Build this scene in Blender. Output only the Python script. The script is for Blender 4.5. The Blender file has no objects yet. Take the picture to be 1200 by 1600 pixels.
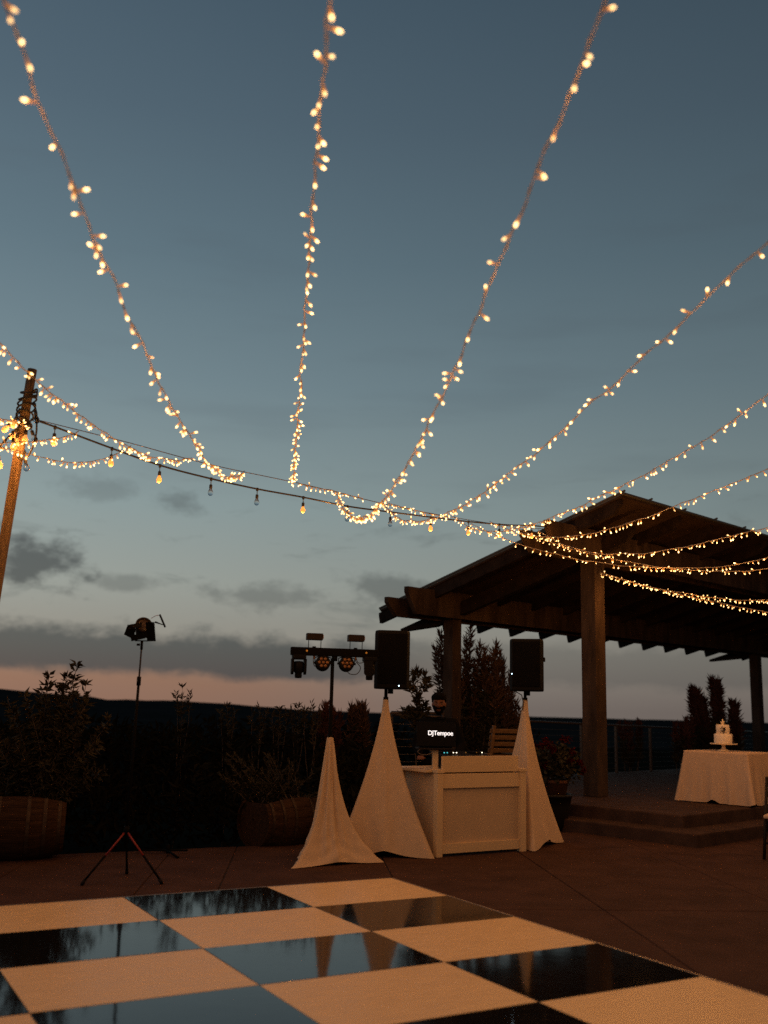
import bpy, bmesh, math, random
from mathutils import Vector, Matrix, noise
R_ = math.radians
rng = random.Random(7)
SC = bpy.context.scene
COL = SC.collection

# ------------------------------------------------------------------ camera
CAM_H = 1.55; PITCH = R_(11.03); ROLL = R_(1.39)
cf = Vector((0, math.cos(PITCH), math.sin(PITCH))); cu0 = Vector((0, -math.sin(PITCH), math.cos(PITCH))); cx0 = Vector((1, 0, 0))
cx = cx0 * math.cos(ROLL) + cu0 * math.sin(ROLL); cu = -cx0 * math.sin(ROLL) + cu0 * math.cos(ROLL)
cd = bpy.data.cameras.new('camera'); cam = bpy.data.objects.new('camera', cd); COL.objects.link(cam)
m3 = Matrix((cx, cu, -cf)).transposed()
cam.matrix_world = Matrix.Translation((0, 0, CAM_H)) @ m3.to_4x4()
cd.sensor_fit = 'VERTICAL'; cd.sensor_height = 36; cd.lens = 35.0
cd.clip_start = 0.05; cd.clip_end = 9000
cd.dof.use_dof = True; cd.dof.focus_distance = 12.0; cd.dof.aperture_fstop = 1.15
SC.camera = cam

# ------------------------------------------------------------------ world: dusk sky
W = bpy.data.worlds.new('World'); SC.world = W; W.use_nodes = True
nt = W.node_tree; nt.nodes.clear()
def N(t, **k):
    n = nt.nodes.new(t)
    for a, b in k.items(): setattr(n, a, b)
    return n
def setin(s, v):
    if isinstance(v, bpy.types.NodeSocket): nt.links.new(v, s)
    else: s.default_value = v
def M(op, a, b=0.0, c=0.0, clamp=False):
    n = N('ShaderNodeMath', operation=op, use_clamp=clamp)
    for i, v in enumerate((a, b, c)): setin(n.inputs[i], v)
    return n.outputs[0]
def sstep(v, lo, hi):
    n = N('ShaderNodeMapRange', interpolation_type='SMOOTHSTEP')
    setin(n.inputs['Value'], v); setin(n.inputs['From Min'], lo); setin(n.inputs['From Max'], hi)
    return n.outputs[0]
def mix(f, a, b):
    n = N('ShaderNodeMix', data_type='RGBA'); setin(n.inputs[0], f)
    for s, v in ((n.inputs[6], a), (n.inputs[7], b)):
        setin(s, v if isinstance(v, bpy.types.NodeSocket) else (*v, 1))
    return n.outputs[2]
def s2l(r, g, b):
    f = lambda c: ((c / 255 + 0.055) / 1.055) ** 2.4 if c > 10 else c / 255 / 12.92
    return (f(r), f(g), f(b))
tc = N('ShaderNodeTexCoord'); sp = N('ShaderNodeSeparateXYZ'); nt.links.new(tc.outputs['Generated'], sp.inputs[0])
DX, DY, DZ = sp.outputs
az = M('MULTIPLY', M('ARCTAN2', DX, DY), 57.2958)
el = M('MULTIPLY', M('ARCSINE', DZ), 57.2958)
ramp = N('ShaderNodeValToRGB'); setin(ramp.inputs[0], M('DIVIDE', el, 60.0, clamp=True))
els = ramp.color_ramp.elements
stops = [(0.0, (122, 113, 107)), (3.0, (140, 137, 130)), (6.5, (146, 152, 147)), (11, (134, 150, 151)), (18, (110, 130, 138)),
         (25, (91, 112, 123)), (32, (77, 96, 109)), (39, (66, 85, 99)), (60, (54, 70, 84))]
while len(els) < len(stops): els.new(0.5)
for e, (p, c) in zip(els, stops): e.position = p / 60; e.color = (*s2l(*c), 1)
base = ramp.outputs[0]
# cloud noise in azimuth/elevation
cv = N('ShaderNodeCombineXYZ'); setin(cv.inputs[0], M('MULTIPLY', az, 0.11)); setin(cv.inputs[1], M('MULTIPLY', el, 0.42)); cv.inputs[2].default_value = 3.7
nz = N('ShaderNodeTexNoise'); nt.links.new(cv.outputs[0], nz.inputs['Vector']); nz.inputs['Scale'].default_value = 1.6; nz.inputs['Detail'].default_value = 9; nz.inputs['Roughness'].default_value = 0.62; nz.inputs['Distortion'].default_value = 0.5
n1 = nz.outputs['Fac']
cv2 = N('ShaderNodeCombineXYZ'); setin(cv2.inputs[0], M('MULTIPLY', az, 0.05)); setin(cv2.inputs[1], M('MULTIPLY', el, 0.30)); cv2.inputs[2].default_value = 9.1
nz2 = N('ShaderNodeTexNoise'); nt.links.new(cv2.outputs[0], nz2.inputs['Vector']); nz2.inputs['Scale'].default_value = 1.3; nz2.inputs['Detail'].default_value = 4
n2 = nz2.outputs['Fac']
cv3 = N('ShaderNodeCombineXYZ'); setin(cv3.inputs[0], M('MULTIPLY', az, 0.26)); setin(cv3.inputs[1], M('MULTIPLY', el, 0.40)); cv3.inputs[2].default_value = 5.3
nz3 = N('ShaderNodeTexNoise'); nt.links.new(cv3.outputs[0], nz3.inputs['Vector']); nz3.inputs['Scale'].default_value = 1.7; nz3.inputs['Detail'].default_value = 8; nz3.inputs['Roughness'].default_value = 0.6
j3 = M('MULTIPLY', M('SUBTRACT', nz3.outputs['Fac'], 0.5), 4.6)
j1 = M('MULTIPLY', M('SUBTRACT', n1, 0.5), 4.6); j2 = M('MULTIPLY', M('SUBTRACT', n2, 0.5), 3.0)
# warm afterglow just above the horizon, strongest toward the sunset on the left
glow = M('MULTIPLY', M('SUBTRACT', 1.0, sstep(el, 0.9, 3.6)), M('SUBTRACT', 1.0, sstep(az, -10.0, 9.0)))
base = mix(M('MULTIPLY', glow, M('ADD', 0.86, M('MULTIPLY', j2, 0.12))), base, s2l(142, 108, 90))
# long cloud bank
lo = M('ADD', 1.35, M('ADD', M('MULTIPLY', j2, 0.32), M('MULTIPLY', j3, 0.26))); hi = M('ADD', M('ADD', 4.0, M('ADD', M('MULTIPLY', j3, 0.55), M('MULTIPLY', j1, 0.3))), M('MULTIPLY', sstep(az, -22.0, -4.0), -0.4))
bank = M('MULTIPLY', sstep(el, M('SUBTRACT', lo, 0.28), M('ADD', lo, 0.38)), M('SUBTRACT', 1.0, sstep(el, M('SUBTRACT', hi, 0.7), M('ADD', hi, 0.5))))
bank = M('MULTIPLY', bank, M('SUBTRACT', 1.0, M('MULTIPLY', sstep(az, -5.0, 6.0), 0.62)))
base = mix(M('MULTIPLY', bank, 0.86), base, s2l(58, 71, 78))
# loose scattered puffs
wisp = M('MULTIPLY', sstep(n1, 0.54, 0.74), M('MULTIPLY', sstep(el, 2.5, 5.0), M('SUBTRACT', 1.0, sstep(el, 8.5, 15.0))))
base = mix(M('MULTIPLY', wisp, 0.55), base, s2l(92, 101, 102))
wisp2 = M('MULTIPLY', sstep(n2, 0.52, 0.72), M('MULTIPLY', sstep(el, 8.0, 14.0), M('SUBTRACT', 1.0, sstep(el, 26.0, 40.0))))
base = mix(M('MULTIPLY', wisp2, 0.14), base, s2l(78, 88, 98))
def puff(a0, e0, ra, re, amt):
    global base
    da = M('DIVIDE', M('SUBTRACT', az, a0), ra); de = M('DIVIDE', M('SUBTRACT', el, e0), re)
    d = M('ADD', M('SQRT', M('ADD', M('MULTIPLY', da, da), M('MULTIPLY', de, de))), M('MULTIPLY', j3, 0.62))
    base = mix(M('MULTIPLY', M('SUBTRACT', 1.0, sstep(d, 0.30, 1.2)), amt), base, s2l(76, 83, 86))
puff(-19.4, 7.4, 2.9, 1.6, 0.95); puff(-11.8, 11.0, 1.5, 0.8, 0.5); puff(0.3, 6.6, 2.4, 1.0, 0.6); puff(-16.5, 11.6, 2.2, 0.8, 0.3); puff(-6.5, 6.0, 3.6, 0.9, 0.5); puff(-14.5, 6.4, 1.8, 0.6, 0.45)
# brighter toward the sunset
side = M('ADD', 0.70, M('MULTIPLY', M('COSINE', M('MULTIPLY', M('ADD', az, 62.0), 0.0174533)), 0.52))
vm = N('ShaderNodeVectorMath', operation='SCALE'); nt.links.new(base, vm.inputs[0]); setin(vm.inputs['Scale'], side)
sky = N('ShaderNodeTexSky', sky_type='NISHITA', sun_disc=False); sky.sun_elevation = R_(0.5); sky.sun_rotation = R_(-62)
add = N('ShaderNodeMix', data_type='RGBA', blend_type='ADD'); add.inputs[0].default_value = 1.0
sc2 = N('ShaderNodeVectorMath', operation='SCALE'); nt.links.new(sky.outputs[0], sc2.inputs[0]); sc2.inputs['Scale'].default_value = 0.02
vm10 = N('ShaderNodeVectorMath', operation='SCALE'); nt.links.new(vm.outputs[0], vm10.inputs[0]); vm10.inputs['Scale'].default_value = 1.0
nt.links.new(vm10.outputs[0], add.inputs[6]); nt.links.new(sc2.outputs[0], add.inputs[7])
bg = N('ShaderNodeBackground'); nt.links.new(add.outputs[2], bg.inputs[0]); bg.inputs[1].default_value = 0.95
out = N('ShaderNodeOutputWorld'); nt.links.new(bg.outputs[0], out.inputs[0])

# the last of the sun, all but gone below the hills on the left
sd = bpy.data.lights.new('sun', 'SUN'); so = bpy.data.objects.new('sun', sd); COL.objects.link(so)
sd.energy = 0.012; sd.angle = R_(40); sd.color = (1, .7, .5)
so.rotation_euler = Vector((-math.sin(R_(-62)), -math.cos(R_(-62)), -0.10)).to_track_quat('-Z', 'Y').to_euler()
LAMP_W = 3.8          # watts of one string-light lamp (stands for the bulbs of about a metre of strand)

vs = SC.view_settings; vs.view_transform = 'Standard'; vs.look = 'None'; vs.exposure = 0; vs.gamma = 1; vs.use_curve_mapping = False
SC.render.engine = 'CYCLES'
SC.cycles.use_denoising = False; SC.cycles.sample_clamp_indirect = 2.0; SC.cycles.max_bounces = 6
SC.cycles.diffuse_bounces = 3; SC.cycles.glossy_bounces = 3; SC.cycles.use_light_tree = True

# ------------------------------------------------------------------ helpers
def ray(px, py): return cx * ((px - 600) / 1556) - cu * ((py - 800) / 1556) + cf
CP = Vector((0, 0, CAM_H))
def G(px, py, z=0.0):
    r = ray(px, py); return CP + r * ((z - CAM_H) / r.z)
def AT(px, py, Y):
    r = ray(px, py); return CP + r * (Y / r.y)
def ONP(px, py, p0, n):
    r = ray(px, py); return CP + r * ((p0 - CP).dot(n) / r.dot(n))

class MB:
    def __init__(s): s.v = []; s.f = []; s.m = []; s.sm = []
    def add(s, vs, fs, m=0, smooth=False):
        o = len(s.v); s.v += [tuple(p) for p in vs]
        for f in fs: s.f.append([i + o for i in f]); s.m.append(m); s.sm.append(smooth)
        return s
    def box(s, c, d, m=0, rot=None, bev=0.0):
        hx, hy, hz = d[0] / 2, d[1] / 2, d[2] / 2
        c = Vector(c)
        if bev <= 0:
            vs = [Vector((x, y, z)) for x in (-hx, hx) for y in (-hy, hy) for z in (-hz, hz)]
            fs = [(0, 1, 3, 2), (4, 6, 7, 5), (0, 4, 5, 1), (2, 3, 7, 6), (0, 2, 6, 4), (1, 5, 7, 3)]
        else:
            bm = bmesh.new(); bmesh.ops.create_cube(bm, size=1)
            for v in bm.verts: v.co = Vector((v.co.x * d[0], v.co.y * d[1], v.co.z * d[2]))
            bmesh.ops.bevel(bm, geom=bm.edges[:], offset=bev, segments=2, profile=.6, affect='EDGES')
            bm.verts.index_update(); vs = [v.co.copy() for v in bm.verts]; fs = [[v.index for v in f.verts] for f in bm.faces]; bm.free()
        if rot is not None: vs = [rot @ v for v in vs]
        return s.add([c + v for v in vs], fs, m)
    def tube(s, pts, r, m=0, n=8, cap=True, smooth=True):
        pts = [Vector(p) for p in pts]; rr = r if isinstance(r, (list, tuple)) else [r] * len(pts)
        vs = []; ref = None
        for i, p in enumerate(pts):
            t = (pts[min(i + 1, len(pts) - 1)] - pts[max(i - 1, 0)]).normalized()
            if ref is None: ref = t.orthogonal().normalized()
            ref = (ref - t * ref.dot(t)).normalized(); b = t.cross(ref)
            for k in range(n):
                a = 2 * math.pi * k / n; vs.append(p + (ref * math.cos(a) + b * math.sin(a)) * rr[i])
        fs = []
        for i in range(len(pts) - 1):
            for k in range(n):
                a, b2 = i * n + k, i * n + (k + 1) % n; fs.append((a, b2, b2 + n, a + n))
        s.add(vs, fs, m, smooth)
        if cap:
            o = len(s.v) - len(vs)
            s.f.append([o + k for k in range(n)][::-1]); s.m.append(m); s.sm.append(False)
            s.f.append([o + (len(pts) - 1) * n + k for k in range(n)]); s.m.append(m); s.sm.append(False)
        return s
    def lathe(s, prof, m=0, n=24, c=(0, 0, 0), smooth=True, rot=None):
        c = Vector(c); vs = []
        for (r, z) in prof:
            for k in range(n):
                a = 2 * math.pi * k / n; p = Vector((r * math.cos(a), r * math.sin(a), z))
                vs.append(c + (rot @ p if rot is not None else p))
        fs = []
        for i in range(len(prof) - 1):
            for k in range(n):
                a, b = i * n + k, i * n + (k + 1) % n; fs.append((a, b, b + n, a + n))
        return s.add(vs, fs, m, smooth)
    def prism(s, poly, a, b, fn, m=0):
        """poly: 2D outline (u,w), extruded from a to b on a third axis; fn(u,t,w)->Vector"""
        n = len(poly); vs = [fn(u, a, w) for u, w in poly] + [fn(u, b, w) for u, w in poly]
        fs = [list(range(n))[::-1], list(range(n, 2 * n))] + [(i, (i + 1) % n, n + (i + 1) % n, n + i) for i in range(n)]
        return s.add(vs, fs, m)
    def build(s, name, mats, parent=None, loc=None):
        me = bpy.data.meshes.new(name); me.from_pydata(s.v, [], s.f)
        for mt in (mats if isinstance(mats, (list, tuple)) else [mats]): me.materials.append(mt)
        me.polygons.foreach_set('material_index', s.m); me.polygons.foreach_set('use_smooth', s.sm)
        bm = bmesh.new(); bm.from_mesh(me); bmesh.ops.recalc_face_normals(bm, faces=bm.faces[:]); bm.to_mesh(me); bm.free()
        me.update()
        return link(name, me, parent, loc)
def link(name, me, parent=None, loc=None):
    o = bpy.data.objects.new(name, me); COL.objects.link(o)
    if parent is not None: o.parent = parent
    if loc is not None: o.location = loc
    return o
def empty(name, loc=(0, 0, 0), rz=0.0):
    o = bpy.data.objects.new(name, None); COL.objects.link(o); o.location = loc; o.rotation_euler = (0, 0, rz); o.empty_display_size = .2
    return o
def tag(o, label=None, cat=None, group=None, kind=None):
    for k, v in (('label', label), ('category', cat), ('group', group), ('kind', kind)):
        if v: o[k] = v
    return o
def copy_tree(o, parent=None):
    c = o.copy(); COL.objects.link(c); c.parent = parent
    for ch in list(o.children): copy_tree(ch, c)
    return c

# ------------------------------------------------------------------ materials
MT = {}
def mat(name, col, rough=.6, metal=0.0, var=0.0, scale=8.0, bump=0.0, bscale=60.0, emit=None, estr=0.0, spec=None, stretch=(1, 1, 1), rvar=0.0, sheen=0.0, col2=None):
    m = bpy.data.materials.new(name); m.use_nodes = True; t = m.node_tree; b = t.nodes['Principled BSDF']
    b.inputs['Base Color'].default_value = (*col, 1); b.inputs['Roughness'].default_value = rough; b.inputs['Metallic'].default_value = metal
    if spec is not None: b.inputs['Specular IOR Level'].default_value = spec
    if sheen: b.inputs['Sheen Weight'].default_value = sheen
    if emit is not None:
        b.inputs['Emission Color'].default_value = (*emit, 1); b.inputs['Emission Strength'].default_value = estr
        m.cycles.emission_sampling = 'NONE'
    if var or bump or rvar:
        tcn = t.nodes.new('ShaderNodeTexCoord'); mp = t.nodes.new('ShaderNodeMapping'); mp.inputs['Scale'].default_value = stretch
        t.links.new(tcn.outputs['Object'], mp.inputs[0])
    if var or rvar:
        nn = t.nodes.new('ShaderNodeTexNoise'); nn.inputs['Scale'].default_value = scale; nn.inputs['Detail'].default_value = 7; nn.inputs['Roughness'].default_value = .62
        t.links.new(mp.outputs[0], nn.inputs['Vector'])
    if var:
        r = t.nodes.new('ShaderNodeValToRGB'); r.color_ramp.elements[0].position = .3; r.color_ramp.elements[1].position = .72
        c2 = col2 or tuple(min(1, c * (1 + var)) for c in col)
        r.color_ramp.elements[0].color = (*[c * (1 - var) for c in col], 1); r.color_ramp.elements[1].color = (*c2, 1)
        t.links.new(nn.outputs['Fac'], r.inputs[0]); t.links.new(r.outputs[0], b.inputs['Base Color'])
    if rvar:
        mr = t.nodes.new('ShaderNodeMapRange'); mr.inputs['To Min'].default_value = max(0, rough - rvar); mr.inputs['To Max'].default_value = rough + rvar
        t.links.new(nn.outputs['Fac'], mr.inputs[0]); t.links.new(mr.outputs[0], b.inputs['Roughness'])
    if bump:
        bn = t.nodes.new('ShaderNodeTexNoise'); bn.inputs['Scale'].default_value = bscale; bn.inputs['Detail'].default_value = 4
        bp = t.nodes.new('ShaderNodeBump'); bp.inputs['Strength'].default_value = bump; bp.inputs['Distance'].default_value = .01
        t.links.new(mp.outputs[0], bn.inputs['Vector']); t.links.new(bn.outputs['Fac'], bp.inputs['Height']); t.links.new(bp.outputs[0], b.inputs['Normal'])
    MT[name] = m; return m
mat('concrete', (.066, .034, .024), .88, var=.3, scale=2.2, bump=.45, bscale=70, spec=.08)
mat('joint_sand', (.03, .02, .016), .95)
mat('step_stone', (.060, .036, .028), .85, var=.35, scale=4, bump=.4, bscale=50, spec=.1)
mat('soil', (.014, .013, .010), 1.0, var=.5, scale=.08, spec=.0)
mat('hill_far', (.024, .024, .024), 1.0, var=.3, scale=.01, spec=.0)
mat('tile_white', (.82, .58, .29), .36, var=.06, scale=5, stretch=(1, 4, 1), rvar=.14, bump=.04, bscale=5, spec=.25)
mat('tile_black', (.007, .007, .008), .075, bump=.05, bscale=4.0, spec=.55, rvar=.03, scale=6)
mat('trim_metal', (.42, .34, .26), .42, metal=.6, var=.1)
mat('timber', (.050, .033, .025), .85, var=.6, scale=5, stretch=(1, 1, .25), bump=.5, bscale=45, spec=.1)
mat('timber_shaded', (.020, .013, .010), .85, var=.5, scale=5, bump=.4, bscale=45, spec=.1)  # same timber, its colour darkened for the shade under the roof
mat('timber_pole', (.15, .10, .058), .75, var=.45, scale=7, stretch=(6, 6, .6), bump=.4, bscale=40, spec=.2)
mat('roof_under', (.040, .025, .018), .85, var=.35, scale=3, bump=.2, bscale=20, spec=.1)
mat('roof_metal', (.08, .075, .07), .5, metal=.4, var=.2)
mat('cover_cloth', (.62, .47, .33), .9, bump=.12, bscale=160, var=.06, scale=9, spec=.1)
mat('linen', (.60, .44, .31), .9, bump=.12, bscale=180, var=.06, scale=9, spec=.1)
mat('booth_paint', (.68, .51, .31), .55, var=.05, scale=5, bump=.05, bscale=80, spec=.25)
mat('booth_panel', (.56, .42, .28), .65, var=.06, scale=5, bump=.05, bscale=80, spec=.2)
mat('black_plastic', (.004, .004, .005), .6, bump=.15, bscale=180, spec=.12)
mat('grille', (.003, .003, .004), .7, bump=.5, bscale=400, spec=.08)
mat('black_metal', (.003, .003, .003), .7, spec=.08)
mat('red_paint', (.24, .018, .013), .55)
mat('lamp_grey', (.014, .009, .008), .65, spec=.2)
mat('amber_lens', (.24, .11, .04), .35, var=.3, scale=60)
mat('lens_glass', (.05, .03, .022), .3)
mat('led_amber', (.5, .2, .03), .5, emit=(1, .45, .06), estr=.12)
mat('led_blue', (.6, .8, 1), .4, emit=(.6, .85, 1), estr=6)
mat('led_white', (1, .9, .7), .4, emit=(1, .85, .6), estr=3)
mat('led_cyan', (.2, .9, .8), .4, emit=(.1, .8, .9), estr=.9)
mat('screen_black', (.002, .002, .004), .45, spec=.1)
mat('screen_text', (1, 1, 1), .5, emit=(1, 1, 1), estr=1.15)
mat('skin', (.17, .075, .045), .65, var=.12, scale=20, spec=.2)
mat('hair', (.005, .004, .004), .8, bump=.8, bscale=90, spec=.05)
mat('black_cotton', (.005, .005, .006), .95, bump=.2, bscale=60, spec=.05)
mat('eye_white', (.08, .07, .06), .4)
mat('oak', (.042, .022, .013), .85, var=.55, scale=6, stretch=(.4, 5, 5), bump=.4, bscale=40, spec=.1)
mat('hoop_iron', (.055, .036, .026), .6, metal=.3, var=.5, scale=12, spec=.2)
mat('leaf_dark', (.034, .030, .016), .7, var=.5, scale=3, spec=.15)
mat('leaf_bronze', (.075, .044, .030), .75, var=.5, scale=4, spec=.1)
mat('leaf_red', (.075, .032, .026), .75, var=.45, scale=4, spec=.1)
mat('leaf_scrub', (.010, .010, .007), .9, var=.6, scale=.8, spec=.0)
mat('petal_red', (.05, .003, .003), .85, var=.4, scale=30, spec=.05)
mat('bark', (.07, .05, .035), .9, var=.4, scale=20, bump=.5, bscale=40)
mat('terracotta', (.12, .045, .02), .8, var=.2, scale=8)
mat('glazed_pot', (.010, .009, .008), .5, spec=.2)
mat('frosting', (.85, .74, .60), .55, bump=.08, bscale=60)
mat('cake_metal', (.80, .66, .46), .4)
mat('berry', (.03, .012, .02), .4)
mat('chair_wood', (.012, .007, .005), .5, var=.3, scale=10, stretch=(1, 1, 6), spec=.2)
mat('slat_wood', (.15, .085, .04), .5, var=.4, scale=9, stretch=(1, 6, 1))
mat('rail_iron', (.10, .07, .055), .5, metal=.4)
mat('cable_steel', (.16, .13, .11), .4, metal=.7)
mat('cord_rubber', (.02, .018, .017), .6)
mat('fairy_wire', (.34, .30, .27), .6)
mat('bulb_socket', (.30, .16, .07), .5, emit=(1, .34, .05), estr=.35)  # faint emission paints the bulb's light onto the socket
mat('bulb_base', (1, .6, .25), .4, emit=(1, .40, .07), estr=2.0)
mat('bulb_glow', (1, .8, .5), .4, emit=(1, .60, .24), estr=6.0)
mat('festoon_glow', (1, .6, .3), .3, emit=(1, .36, .07), estr=.75)
mat('filament', (1, .8, .5), .4, emit=(1, .62, .26), estr=40)
for nm, lo_, hi_ in (('bulb_glow', 1.7, 6.0), ('bulb_base', .7, 2.0)):      # each bulb has its own brightness
    t_ = MT[nm].node_tree; oi = t_.nodes.new('ShaderNodeObjectInfo'); mr_ = t_.nodes.new('ShaderNodeMapRange'); mr_.inputs['To Min'].default_value = lo_; mr_.inputs['To Max'].default_value = hi_
    t_.links.new(oi.outputs['Random'], mr_.inputs[0]); t_.links.new(mr_.outputs[0], t_.nodes['Principled BSDF'].inputs['Emission Strength'])
g = bpy.data.materials.new('clear_glass'); g.use_nodes = True
gb = g.node_tree.nodes['Principled BSDF']; gb.inputs['Transmission Weight'].default_value = 1; gb.inputs['Roughness'].default_value = .02; gb.inputs['IOR'].default_value = 1.2; MT['clear_glass'] = g

for nm in ('bulb_glow', 'bulb_base', 'festoon_glow'): MT[nm].cycles.emission_sampling = 'FRONT'

# ------------------------------------------------------------------ ground, patio, platform
E1 = Vector((math.sin(R_(46)), math.cos(R_(46)), 0)); E2 = Vector((-E1.y, E1.x, 0)); P1 = Vector((3.26, 15.36, 0))
def PV(a, b, z): return P1 + E1 * a + E2 * b + Vector((0, 0, z))
def ground_z(x, y):
    r = math.hypot(x, y); a = math.degrees(math.atan2(x, y))
    edge = max(0.0, (y - (12.0 + .55 * (x + 1.0))) if x < 3 else y - 24) if y > 0 else max(0.0, r - 25)
    d = max(0.0, min(r - 10, edge * 1.2 if r < 60 else r - 20))
    z = -.12 - 2.0 * (1 - math.exp(-d / 14)) - 34 * (1 - math.exp(-max(0, r - 40) / 420))
    if r > 1500:
        t = min(1, (r - 1500) / 1800); t = t * t * (3 - 2 * t)
        w = 1 / (1 + math.exp((a + 7.5) / 2.2))
        h = 44 * w - 2 + 30 * w * noise.noise((a * .20, 4.4, 0)) + 10 * w * noise.noise((a * .55, 2.2, 0)) + 4 * noise.noise((a * 1.1, 7, 0)) + 1.5 * noise.noise((a * 4, 1, 0))
        z += t * h
    return z
b = MB(); rs = [0.01, 4, 8, 10, 12, 13, 14, 15, 16, 17, 18, 20, 22, 25, 30, 36, 45, 60, 80, 110, 160, 230, 330, 480, 700, 1000, 1500, 1900, 2300, 2700, 3000, 3300, 4200, 6000]
na = 360; vs_ = []
for r in rs:
    for k in range(na):
        a = 2 * math.pi * k / na; x, y = r * math.sin(a), r * math.cos(a); vs_.append((x, y, ground_z(x, y)))
b.add(vs_, [(i * na + k, i * na + (k + 1) % na, (i + 1) * na + (k + 1) % na, (i + 1) * na + k) for i in range(len(rs) - 1) for k in range(na)], 0, True)
for i, f in enumerate(b.f): b.m[i] = 1 if i // na >= 25 else 0
tag(b.build('ground', [MT['soil'], MT['hill_far']]), kind='structure')

# patio: concrete slabs with open joints on a sand bed; the far edge runs beside the barrels
ang = R_(-4.5); ux = Vector((math.cos(ang), -math.sin(ang), 0)); uy = Vector((math.sin(ang), math.cos(ang), 0))   # across, along
def clip_poly(poly, p, n):
    o = []
    for i in range(len(poly)):
        a, c = poly[i], poly[(i + 1) % len(poly)]; da, dc = (a - p).dot(n), (c - p).dot(n)
        if da <= 0: o.append(a)
        if (da < 0 < dc) or (dc < 0 < da): o.append(a + (c - a) * (da / (da - dc)))
    return o
EDGE_P = Vector((-1.99, 11.2, 0)); EDGE_N = Vector((-.45, .893, 0)).normalized()
BED = [(-14, -8), (16, -8), (16, 30), (-14, 30)]
def patio_clip(poly):
    return clip_poly(poly, EDGE_P, EDGE_N) if len(poly) > 2 else poly
patio = None
poly = clip_poly([Vector((x, y, 0)) for x, y in ((-13, -8), (14, -8), (14, 15.5), (4, 15.5), (-13, 15.5))], EDGE_P, EDGE_N)
b = MB(); b.prism([(p.x, p.y) for p in poly], -.16, -.012, lambda u, t, w: Vector((u, w, t)))
patio = tag(b.build('patio', MT['joint_sand']), kind='structure')
xb = [-8.2, -6.6, -5.0, -3.5, -2.55, -1.28, -.62, .92, 2.48, 4.04, 5.6, 7.2, 8.8]; yb = [-4.2, -1.1, 2.0, 5.1, 8.2, 11.35, 14.4]
for i in range(len(xb) - 1):
    for j in range(len(yb) - 1):
        gp = .006
        q = [ux * (xb[i] + gp) + uy * (yb[j] + gp), ux * (xb[i + 1] - gp) + uy * (yb[j] + gp), ux * (xb[i + 1] - gp) + uy * (yb[j + 1] - gp), ux * (xb[i] + gp) + uy * (yb[j + 1] - gp)]
        q = clip_poly(q, EDGE_P - EDGE_N * .01, EDGE_N)
        if len(q) < 3: continue
        c = sum(q, Vector()) / len(q); top = rng.uniform(-.0012, .0012)
        inner = [c + (p - c) * (1 - .008 / max(.3, (p - c).length)) for p in q]; n = len(q)
        vv = [p + Vector((0, 0, -.05)) for p in q] + [p + Vector((0, 0, top - .006)) for p in q] + [p + Vector((0, 0, top)) for p in inner]
        ff = [tuple(range(2 * n, 3 * n))] + [(k, (k + 1) % n, n + (k + 1) % n, n + k) for k in range(n)] + [(n + k, n + (k + 1) % n, 2 * n + (k + 1) % n, 2 * n + k) for k in range(n)]
        MB().add(vv, ff).build('slab', MT['concrete'], patio)

# raised stone platform with two steps
def slab_ab(name, a0, a1, b0, b1, z0, z1, parent=None, mt='step_stone', bev=.018):
    m = MB(); rot = Matrix((E1, E2, Vector((0, 0, 1)))).transposed()
    m.box(PV((a0 + a1) / 2, (b0 + b1) / 2, (z0 + z1) / 2), (a1 - a0, b1 - b0, z1 - z0), rot=rot, bev=bev)
    return m.build(name, MT[mt], parent)
plat = tag(slab_ab('platform', -1.38, 14, -2.2, 3.3, -.3, .305), kind='structure')
slab_ab('step', -1.80, 14.2, -2.62, 3.32, -.32, .152, plat)

# ------------------------------------------------------------------ pavilion
SL = .284
def roof_z(b_): return 4.345 - SL * b_
pav = empty('pavilion', PV(0, 0, .305)); pav_inv = Vector(pav.location)
tag(pav, 'dark timber pavilion with sloping roof on tall square posts beside the steps', 'pavilion')
def pbuild(m, name, mt, parent=pav, **k):
    m.v = [tuple(Vector(p) - pav_inv) for p in m.v]
    o = m.build(name, mt, parent); return o
RAB = Matrix((E1, E2, Vector((0, 0, 1)))).transposed()
def post(a, b_, top, w=.265):
    m = MB(); m.box(PV(a, b_, (top + .306) / 2), (w, w, top - .306), rot=RAB, bev=.012); p = pbuild(m, 'post', MT['timber'])
    return p
post(0, 0, 3.97); post(0, 2.9, 3.2, .225); post(11.45, 2.9, 3.2, .225); post(11.45, 0, 3.97); post(5.75, 0, 3.97) if False else None
def beam(b_, zb, zt, w, a0, a1):
    cut = .22
    poly = [(a0, zt), (a1, zt), (a1, zt - .08), (a1 - cut, zb), (a0 + cut, zb), (a0, zt - .09)]
    m = MB(); m.prism(poly, b_ - w / 2, b_ + w / 2, lambda u, t, w_: PV(u, t, w_)); return pbuild(m, 'beam', MT['timber'])
beam(-.185, 3.84, 4.27, .09, -1.43, 13.0); beam(.185, 3.84, 4.15, .09, -1.53, 13.0)
beam(2.715, 3.06, 3.50, .09, -1.36, 13.0); beam(3.085, 3.03, 3.34, .09, -1.45, 13.0)
def rafter(a, w, dep, off, b0, b1, cut):
    """off: gap from roof underside to rafter top"""
    poly = [(b0, roof_z(b0) - off), (b1, roof_z(b1) - off), (b1, roof_z(b1) - off - .05), (b1 - cut, roof_z(b1 - cut) - off - dep), (b0 + .12, roof_z(b0 + .12) - off - dep), (b0, roof_z(b0) - off - .08)]
    m = MB(); m.prism(poly, a - w / 2, a + w / 2, lambda u, t, w_: PV(t, u, w_)); return pbuild(m, 'rafter', MT['timber_shaded'])
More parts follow.
